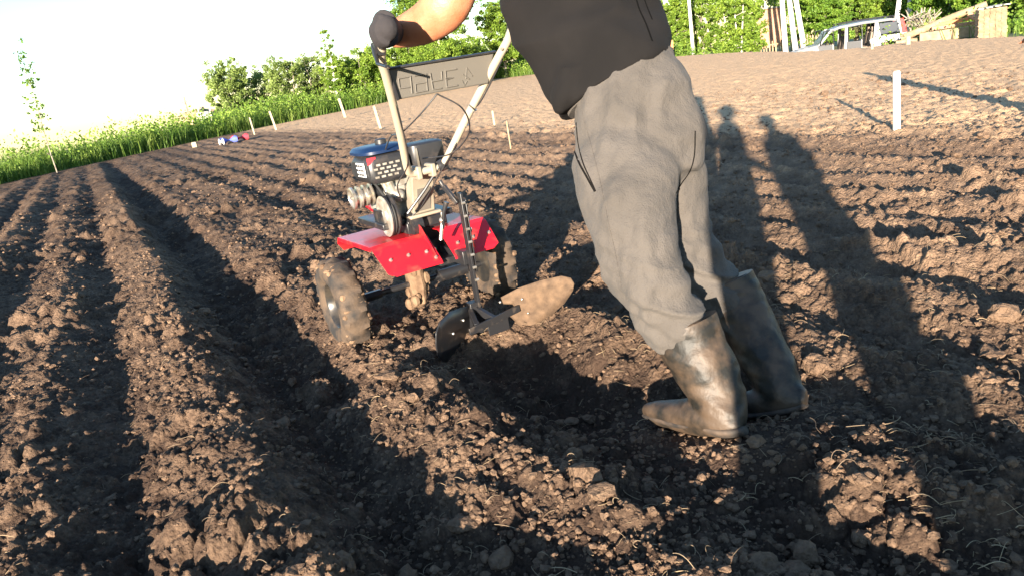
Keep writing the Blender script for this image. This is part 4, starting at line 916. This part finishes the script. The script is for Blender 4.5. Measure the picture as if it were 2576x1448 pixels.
    b = MB(); b.bar((.045, -.465, .10), (.045, -.465, .17), .05, .045, up=(0, 1, 0)); b.bar((-.055, -.60, .095), (.205, -.575, .115), .012, .030); b.bar((.05, -.48, .135), (.075, -.585, .105), .02, .03); b.bar((.02, -.48, .135), (-.01, -.585, .10), .02, .03)
    b.box((.10, -.560, .062), (.10, .006, .06)); part(b, 'ridger_frame', 'black_metal', bevel=.002)
    return root
tiller()

# ------------------------------------------------------------------ people
def limb(mb, pts, n=28, sub=3):
    """pts: (px, py, depth, half width px, thickness m or None); elliptical sections square to the path"""
    A = [np.concatenate([W(p[0], p[1], p[2]), [p[3] * p[2] / FPX, (p[4] if len(p) > 4 and p[4] else p[3] * p[2] / FPX)]]) for p in pts]
    S = np.array(spline(A, sub)); R = []; m = len(S)
    for i in range(m):
        T = nrm(S[min(i + 1, m - 1), :3] - S[max(i - 1, 0), :3]); v = nrm(S[i, :3] - CC); a = nrm(np.cross(v, T)); b = np.cross(T, a)
        R.append([S[i, :3] + a * S[i, 3] * math.cos(t) + b * S[i, 4] * math.sin(t) for t in np.linspace(0, 2 * math.pi, n, endpoint=False)])
    mb.rings(R); return mb
from mathutils.bvhtree import BVHTree
def surf_line(o, pl, r, mt, name, parent, off, lift=.0, n=8):
    me = o.data; bv = BVHTree.FromPolygons([v.co[:] for v in me.vertices], [p.vertices[:] for p in me.polygons])
    pts = []
    for q in spline([np.array(p, float) for p in pl], n):
        d = ray(q[0], q[1]); h = bv.ray_cast(Vector(CC - off), Vector(nrm(d)))
        if h[0] is not None: pts.append(np.array(h[0]) + np.array(h[1]) * lift)
    if len(pts) < 2: return
    b = MB(); b.tube(pts, r, 6); return b.build(name, M[mt], parent, ang=80)
def man():
    off = np.array([.62, 1.98, float(gz(.62, 1.98))])
    root = empty('person', off, label='man in dark shirt, grey sweatpants and muddy rubber boots bending to push the tiller', cat='person')
    arm = [(975, 84, 2.67, 26, .030), (992, 88, 2.655, 33, .032), (1030, 76, 2.62, 43, .045), (1078, 54, 2.58, 52, .055), (1122, 14, 2.54, 60, .060), (1152, -52, 2.53, 62, .062), (1205, -130, 2.54, 66, .070), (1290, -190, 2.56, 78, .075)]
    rarm = [(1318, 62, 2.98, 28, .030), (1345, 56, 2.97, 32, .034), (1400, 30, 2.92, 42, .045), (1450, -10, 2.86, 50, .050), (1490, -90, 2.80, 56, .056), (1520, -180, 2.72, 66, .065)]
    torso = [(1560, 230, 2.33, 105, .095), (1505, 130, 2.38, 150, .12), (1465, 30, 2.44, 165, .13), (1425, -80, 2.5, 175, .135), (1395, -190, 2.56, 175, .12), (1378, -250, 2.60, 120, .09), (1365, -300, 2.62, 48, .06), (1352, -345, 2.64, 42, .055)]
    legL = [(1590, 340, 2.32, 75), (1590, 430, 2.26, 80), (1595, 560, 2.18, 82), (1625, 690, 2.16, 66), (1680, 790, 2.16, 60), (1760, 900, 2.15, 50), (1808, 1010, 2.12, 36), (1800, 1048, 2.13, 34), (1700, 1048, 2.27, 28), (1650, 1040, 2.33, 18)]
    legR = [(1640, 360, 2.36, 75), (1690, 450, 2.42, 66), (1722, 600, 2.43, 66), (1780, 700, 2.43, 54), (1860, 790, 2.40, 48), (1930, 910, 2.32, 40), (1975, 985, 2.27, 32), (1950, 1010, 2.28, 32), (1860, 1022, 2.40, 26)]
    b = MB()
    for l in (arm, rarm, torso, legL, legR): limb(b, l)
    limb(b, [(1600, 420, 2.32, 100, .09), (1600, 330, 2.32, 110, .10), (1565, 220, 2.33, 105, .095)])
    hc = W(1335, -430, 2.70); b.sph(hc, (.078, .098, .118), 20, 14); b.sph(hc + np.array([-.045, .088, -.01]), (.014, .02, .022), 8, 6); b.sph(hc + np.array([-.02, .05, -.085]), (.045, .04, .03), 10, 6)
    for s in (-1, 1): b.sph(hc + np.array([s * .078, -.035 * s, -.005]), (.012, .02, .032), 8, 6)
    body = fuse(b, 'body', M['skin'], root, off, .009, 5)
    b = MB(); b.sph(hc + np.array([.008, -.014, .022]), (.086, .104, .108), 20, 12); fuse(b, 'hair', M['hair'], root, off, .012, 2, disp=lambda c, n: .004 * (vnoise(c[:, 0] * 60, c[:, 2] * 60, 5) - .5))
    b = MB()
    for dx in (-.072, -.022): b.sph(hc + np.array([dx, .083 - .018 * (dx > -.05), .012]), .011, 8, 6)
    b.build('eyes', M['white_sticker'], root, off=off)
    # sweatpants
    b = MB()
    limb(b, [(1550, 200, 2.33, 140, .135), (1566, 230, 2.32, 150, .145), (1592, 300, 2.31, 164, .155), (1600, 380, 2.31, 166, .155), (1600, 450, 2.31, 150, .14), (1610, 490, 2.31, 90, .09)])
    limb(b, [(1590, 345, 2.26, 105, .09), (1578, 440, 2.22, 132, .13), (1590, 540, 2.18, 112, .125), (1605, 620, 2.16, 106, .118), (1628, 700, 2.15, 98, .112), (1665, 765, 2.155, 92, .105), (1700, 812, 2.165, 82, .095), (1716, 836, 2.17, 74, .085), (1740, 875, 2.17, 60, .07)])
    limb(b, [(1650, 360, 2.36, 90, .09), (1684, 450, 2.41, 96, .12), (1700, 540, 2.43, 84, .105), (1718, 620, 2.43, 82, .10), (1754, 680, 2.43, 86, .10), (1792, 724, 2.43, 76, .095), (1822, 762, 2.425, 62, .082), (1840, 800, 2.42, 50, .07)])
    def folds(c, n):
        z = c[:, 2]; x = c[:, 0]; y = c[:, 1]; u = x * 1.2 - y * .8
        d = .030 * (fbm(u * 5, z * 7, 3, 200) - .5) + .024 * (fbm(u * 16, z * 9, 2, 210) - .5)
        low = .12 + .88 * (1 - sstep(z, .36, .66)); r = 1 - np.abs(2 * fbm(u * 3.5 + z * 3, z * 17 + u * 5, 2, 220) - 1); d += low * (.036 * (r - .75))
        seat = sstep(z, .62, .75) * (1 - sstep(z, .9, 1.0)); r2 = 1 - np.abs(2 * fbm(u * 7 + z * 6, z * 5 - u * 4, 2, 230) - 1); d += seat * .024 * (r2 - .8)
        r3 = 1 - np.abs(2 * fbm(u * 7 + 3, z * 2.4 + u * 2, 2, 240) - 1); r4 = 1 - np.abs(2 * fbm(u * 4 - z * 5, z * 6 + u * 3, 2, 250) - 1)
        return d - .001 + .016 * (r3 - .78) + .014 * (r4 - .78)
    pants = fuse(b, 'sweatpants', M['pants'], root, off, .008, 14, disp=folds)
    # ribbed waistband
    b = MB(); R = []; A = [W(1546, 190, 2.33), W(1554, 205, 2.33), W(1568, 232, 2.325)]; T = nrm(A[2] - A[0])
    for k, (c, s) in enumerate(zip([A[0], A[1], A[1] * .4 + A[2] * .6], (.985, 1.02, 1.0))):
        v = nrm(c - CC); a = nrm(np.cross(v, T)); bb = np.cross(T, a); ring = []
        for i in range(240):
            t = 2 * math.pi * i / 240; q = s * (1 + .010 * math.sin(t * 60) * (k == 1)); ring.append(c + a * .186 * q * math.cos(t) + bb * .146 * q * math.sin(t))
        R.append(ring)
    b.rings(R); b.build('waistband', M['pants'], pants, off=off, ang=80)
    surf_line(pants, [(1441, 300), (1440, 350), (1452, 400), (1478, 450), (1496, 482)], .0035, 'pants_dark', 'pocket_zip', pants, off)
    surf_line(pants, [(1449, 310), (1454, 360), (1466, 410), (1486, 455), (1498, 482)], .0022, 'pants_dark', 'pocket_edge', pants, off)
    surf_line(pants, [(1468, 300), (1490, 380), (1512, 470), (1530, 560), (1548, 640), (1562, 720)], .0011, 'pants', 'side_seam', pants, off, .001)
    surf_line(pants, [(1748, 330), (1746, 390), (1735, 430), (1714, 462), (1700, 486)], .0022, 'pants_dark', 'seat_crease_shade', pants, off)  # dark line drawn for the shade in the seat crease
    # shirt
    b = MB()
    limb(b, [(1549, 218, 2.33, 160, .160), (1535, 192, 2.335, 164, .158), (1505, 130, 2.38, 177, .155), (1465, 30, 2.44, 187, .155), (1425, -80, 2.5, 193, .155), (1395, -180, 2.56, 194, .14), (1378, -245, 2.60, 150, .11), (1366, -285, 2.61, 62, .075)])
    limb(b, [(1400, -180, 2.56, 90, .09), (1290, -190, 2.56, 92, .09), (1215, -140, 2.545, 84, .082), (1185, -98, 2.54, 80, .078)])
    limb(b, [(1440, -180, 2.62, 90, .09), (1520, -185, 2.72, 82, .085), (1495, -100, 2.78, 74, .075)])
    limb(b, [(1440, 200, 2.31, 60, .10), (1418, 250, 2.30, 34, .07), (1404, 286, 2.30, 8, .03)])
    def sf(c, n):
        z = c[:, 2]; u = c[:, 0] * .9 + c[:, 1] * .5
        r = 1 - np.abs(2 * fbm(u * 4 + z * 5, z * 6 - u * 2.5, 2, 300) - 1)
        return .050 * (r - .78) + .02 * (fbm(u * 9, z * 9, 2, 310) - .5)
    shirt = fuse(b, 'shirt', M['tshirt'], root, off, .009, 6, disp=sf)
    surf_line(shirt, [(1592, -30), (1606, 20), (1624, 60), (1640, 104)], .0028, 'thread', 'back_seam', shirt, off)
    surf_line(shirt, [(1612, -30), (1624, 10), (1640, 50)], .0022, 'thread', 'back_seam', shirt, off)
    0 and surf_line(shirt, [(1412, 258), (1470, 208), (1540, 168), (1600, 142), (1668, 126)], .0016, 'black_plastic', 'hem_stitch', shirt, off)
    # gloves: palm, four curled fingers and a thumb round each grip
    def glove(gc, ax, sd, wr, nm='glove'):
        gc = np.array(gc); ax = nrm(ax); upv = nrm(np.array([0, 0, 1.]) - ax * ax[2]); side = np.cross(ax, upv) * sd; b = MB()
        b.tube([wr, wr * .45 + (gc + upv * .03) * .55, gc + upv * .034 + ax * .01], [.040, .042, .038], 14)
        for i in range(4):
            c = gc + ax * (-.036 + .025 * i); rr = .0125 - .001 * (i == 3); L_ = (1.0, 1.08, 1.04, .9)[i]
            angs = np.array([95, 50, 5, -45, -95]) * L_; pts = [c + (.034 + .004 * (k == 1)) * (math.cos(math.radians(t)) * side + math.sin(math.radians(t)) * upv) for k, t in enumerate(angs)]
            b.tube(spline(pts, 3), [rr * 1.12] * 6 + [rr] * 7, 10)
        pts = [gc + upv * .03 - ax * .03 - side * .02, gc - side * .036 - ax * .035, gc - side * .026 - ax * .025 - upv * .026, gc - upv * .036 - ax * .015 + side * .005]
        b.tube(spline(pts, 3), [.016, .016, .0155, .015, .015, .0145, .014, .0135, .012, .011], 10)
        b.sph(gc + ax * .036 + upv * .012, (.036, .036, .040), 14, 10)
        for i in range(4):
            b.sph(gc + ax * (-.036 + .025 * i) + upv * .042 + side * .012, .0165, 8, 6)
        g = fuse(b, nm, M['glove'], root, off, .0042, 3, disp=lambda c, n: .0016 * (fbm(c[:, 0] * 90, c[:, 2] * 90, 2, 8) - .5))
        return g
    lg = TO + TR * -.270 + TF * -.875 + np.array([0, 0, 1.262]); rg_ = TO + TR * .270 + TF * -.875 + np.array([0, 0, 1.262])
    axL = -TF * .97 - TR * .15; glove(lg, axL, 1, W(992, 86, 2.66)); glove(rg_, -TF * .97 + TR * .15, -1, W(1340, 58, 2.97))
    # rubber boots
    def boot(shaft, foot, sole):
        b = MB(); limb(b, shaft); limb(b, foot)
        bt = fuse(b, 'boot', M['boot'], root, off, .0065, 5, disp=lambda c, n: .010 * (fbm(c[:, 0] * 14, c[:, 2] * 22, 3, 400) - .5) + .010 * (1 - np.abs(2 * fbm(c[:, 0] * 9 + c[:, 2] * 8, c[:, 2] * 14, 2, 410) - 1) - .8))
        b = MB(); s0 = shaft[0]; s1 = shaft[1]; limb(b, [(s0[0] - (s1[0] - s0[0]) * .02, s0[1] - (s1[1] - s0[1]) * .02, s0[2], s0[3] + 2.5, s0[4] + .003), (s0[0] + (s1[0] - s0[0]) * .22, s0[1] + (s1[1] - s0[1]) * .22, s0[2], s0[3] + 2.5, s0[4] + .003)], sub=2); b.build('boot_cuff', M['boot'], bt, off=off, ang=80)
        b = MB(); limb(b, sole); fuse(b, 'sole', M['sole'], bt, off, .006, 2)
        bt.children  # parts keep the boot as their parent
        for c in [o for o in COL.objects if o.name.startswith('sole') and o.parent is None]: c.parent = bt
        return bt
    boot([(1720, 815, 2.17, 83, .092), (1746, 874, 2.165, 83, .088), (1780, 936, 2.15, 77, .080), (1808, 996, 2.13, 67, .068), (1824, 1048, 2.11, 56, .054), (1828, 1072, 2.105, 46, .046)],
         [(1862, 1062, 2.08, 26, .030), (1826, 1058, 2.10, 42, .044), (1770, 1048, 2.16, 48, .052), (1710, 1044, 2.25, 40, .052), (1660, 1036, 2.32, 32, .046), (1632, 1030, 2.36, 20, .030), (1622, 1030, 2.375, 9, .015)],
         [(1876, 1082, 2.06, 12, .030), (1820, 1086, 2.10, 15, .044), (1770, 1076, 2.16, 11, .046), (1710, 1068, 2.25, 12, .052), (1655, 1054, 2.33, 11, .046), (1622, 1044, 2.375, 7, .020)])
    boot([(1828, 708, 2.43, 66, .086), (1864, 783, 2.41, 69, .084), (1904, 863, 2.36, 67, .080), (1942, 933, 2.31, 62, .070), (1966, 985, 2.27, 52, .056), (1975, 1008, 2.26, 42, .046)],
         [(2030, 1000, 2.22, 20, .030), (1988, 996, 2.25, 44, .044), (1935, 1006, 2.30, 42, .048), (1880, 1018, 2.38, 34, .048), (1835, 1020, 2.45, 24, .040), (1815, 1020, 2.48, 12, .02)],
         [(2028, 1014, 2.22, 10, .030), (1985, 1030, 2.25, 13, .042), (1935, 1040, 2.30, 11, .046), (1880, 1046, 2.38, 11, .050), (1835, 1040, 2.45, 9, .04)])
    for o in list(COL.objects):
        if o.parent is None and o.type == 'MESH' and o.name.split('.')[0] in ('body', 'hair', 'sweatpants', 'shirt', 'glove', 'boot'): o.parent = root
man()

def bystander(x, y, face, hgt, label, jacket, trousers, arms, hat=None, wide=1.0, skirt=0.0, bend=0.0):
    s = hgt / 1.75; z0 = gz(x, y) - .01; root = empty('person', (x, y, z0), face, label=label, cat='person'); o0 = np.zeros(3)
    def J(px, py, pz): return np.array([px, py, pz]) * s
    def bnd(p):   # bend forward about the hips
        q = p - J(0, 0, .95); c, sn = math.cos(bend), math.sin(bend)
        return J(0, 0, .95) + np.array([q[0], q[1] * c + q[2] * sn, -q[1] * sn + q[2] * c]) if p[2] > .95 * s else p
    def ell(mb, L_):
        R = []
        for cx, cy, cz, a, b_ in L_: R.append([bnd(J(cx + a * math.cos(t), cy + b_ * math.sin(t), cz)) for t in np.linspace(0, 2 * math.pi, 20, endpoint=False)])
        mb.rings(R)
    def T(mb, P, r): mb.tube([bnd(J(*p)) for p in spline(P, 3)], np.interp(np.linspace(0, 1, (len(P) - 1) * 3 + 1), np.linspace(0, 1, len(r)), np.array(r) * s), 12)
    b = MB(); ell(b, [(0, 0, .84, .13, .10), (0, 0, .95, .155, .11), (0, .01, 1.12, .135, .095), (0, .01, 1.30, .165, .11), (0, 0, 1.42, .175, .09), (0, 0, 1.47, .07, .06), (0, .01, 1.54, .055, .058)])
    for sx in (-1, 1):
        T(b, [(.09 * sx, 0, .90), (.10 * sx, .01, .50), (.11 * sx, -.01, .10), (.11 * sx, -.02, .06)], [.085, .058, .042, .036]); T(b, [(.11 * sx, -.06, .05), (.12 * sx, .10, .045), (.125 * sx, .18, .03)], [.038, .042, .028])
        A = arms[sx]; T(b, [(.17 * sx, 0, 1.40), A[0], A[1]], [.052, .040, .028]); h = np.array(A[1]); d = nrm(h - np.array(A[0]))
        b.tube([bnd(J(*h)), bnd(J(*(h + d * .09)))], [.03 * s, .036 * s], 10)
        for k in range(5):
            lat = nrm(np.cross(d, (0, 1, .3))); q = h + d * (.08 if k < 4 else .03) + lat * (.022 * (k - 1.5) if k < 4 else .045); b.tube([bnd(J(*q)), bnd(J(*(q + d * .035))), bnd(J(*(q + d * .06 + np.array([0, .02, 0]))))], [.0095 * s, .009 * s, .0075 * s], 8)
    hc = J(0, .02, 1.64); hh = bnd(hc); b.sph(hh, np.array([.075, .095, .115]) * s, 18, 12); b.sph(hh + np.array([0, .098, -.01]) * s, np.array([.013, .02, .024]) * s, 8, 5)
    for sx in (-1, 1): b.sph(hh + np.array([.077 * sx, 0, 0]) * s, np.array([.01, .02, .03]) * s, 8, 5)
    body = fuse(b, 'body', M['skin'], root, o0, .010, 3); body.parent = root
    b = MB(); b.sph(hh + np.array([0, -.016, .025]) * s, np.array([.083, .098, .105]) * s, 16, 10); b.build('hair', M['hair'], root)
    b = MB()
    for sx in (-1, 1): b.sph(hh + np.array([.03 * sx, .086, .015]) * s, .011 * s, 8, 5)
    b.build('eyes', M['white_sticker'], root)
    b = MB(); ell(b, [(0, 0, .80, .19 * wide, .15 * wide), (0, 0, .95, .195 * wide, .15 * wide), (0, .01, 1.12, .175 * wide, .13 * wide), (0, .01, 1.32, .20 * wide, .135), (0, 0, 1.44, .19, .105), (0, 0, 1.50, .075, .07)])
    for sx in (-1, 1): A = arms[sx]; T(b, [(.17 * sx, 0, 1.42), A[0], tuple(np.array(A[0]) * .15 + np.array(A[1]) * .85)], [.075, .06, .045])
    j = fuse(b, 'jacket', jacket, root, o0, .014, 3, disp=lambda c, n: .012 * (fbm(c[:, 0] * 9, c[:, 2] * 9, 2, 3) - .5)); j.parent = root
    b = MB()
    if skirt: ell(b, [(0, 0, .40, .20 + skirt, .18 + skirt), (0, 0, .70, .19 + skirt * .5, .16), (0, 0, .96, .165, .125)])
    else: ell(b, [(0, 0, .80, .17, .13), (0, 0, .98, .165, .125)])
    for sx in (-1, 1): T(b, [(.09 * sx, 0, .88), (.10 * sx, .01, .50), (.11 * sx, -.01, .14)], [.105, .08, .068])
    t = fuse(b, 'trousers', trousers, root, o0, .014, 3); t.parent = root
    for sx in (-1, 1):
        b = MB(); T(b, [(.11 * sx, -.01, .34), (.11 * sx, -.01, .08)], [.07, .055]); T(b, [(.11 * sx, -.08, .05), (.12 * sx, .10, .05), (.125 * sx, .20, .035)], [.042, .048, .03]); q = fuse(b, 'boot', M['boot'], root, o0, .010, 2); q.parent = root
    if hat:
        b = MB(); b.lathe(hh + np.array([0, -.005, .055]) * s, (0, 0, 1), [(0, .15 * s), (.008, .15 * s), (.012, .10 * s), (.07, .092 * s), (.10, .06 * s), (.105, .01)], 24); b.build('sun_hat', hat, root)
    return root
jk1 = mat('faded_blue_jacket', (.08, .11, .18), .9); jk2 = mat('brown_jacket', (.16, .10, .07), .9); tr1 = mat('dark_trousers', (.04, .04, .045), .9); tr2 = mat('purple_trousers', (.16, .08, .13), .9); strw = mat('straw_hat', (.5, .4, .22), .8)
fs = -SAZ
bystander(-.06, -.44, fs - 1.35, 1.80, 'person in a brimmed hat behind the camera, seen only as the left long shadow', jk1, tr1, {-1: ((-.20, .0, 1.16), (-.13, .16, 1.05)), 1: ((.20, .0, 1.16), (.13, .16, 1.05))}, wide=.9, hat=strw)
bystander(.21, -1.05, fs + 1.0, 1.64, 'bareheaded person in a coat behind the camera, seen only as the right long shadow', jk2, tr1, {-1: ((-.20, .02, 1.14), (-.15, .06, .92)), 1: ((.215, -.02, 1.15), (.17, .04, .92))}, wide=.85, skirt=.0)
bystander(4.62, 6.02, fs + .9, 1.12, 'small person in purple trousers cut off by the right border of the view', jk2, tr2, {-1: ((-.30, .0, 1.16), (-.17, .08, .96)), 1: ((.24, .1, 1.15), (.18, .3, 1.05))}, bend=.15)
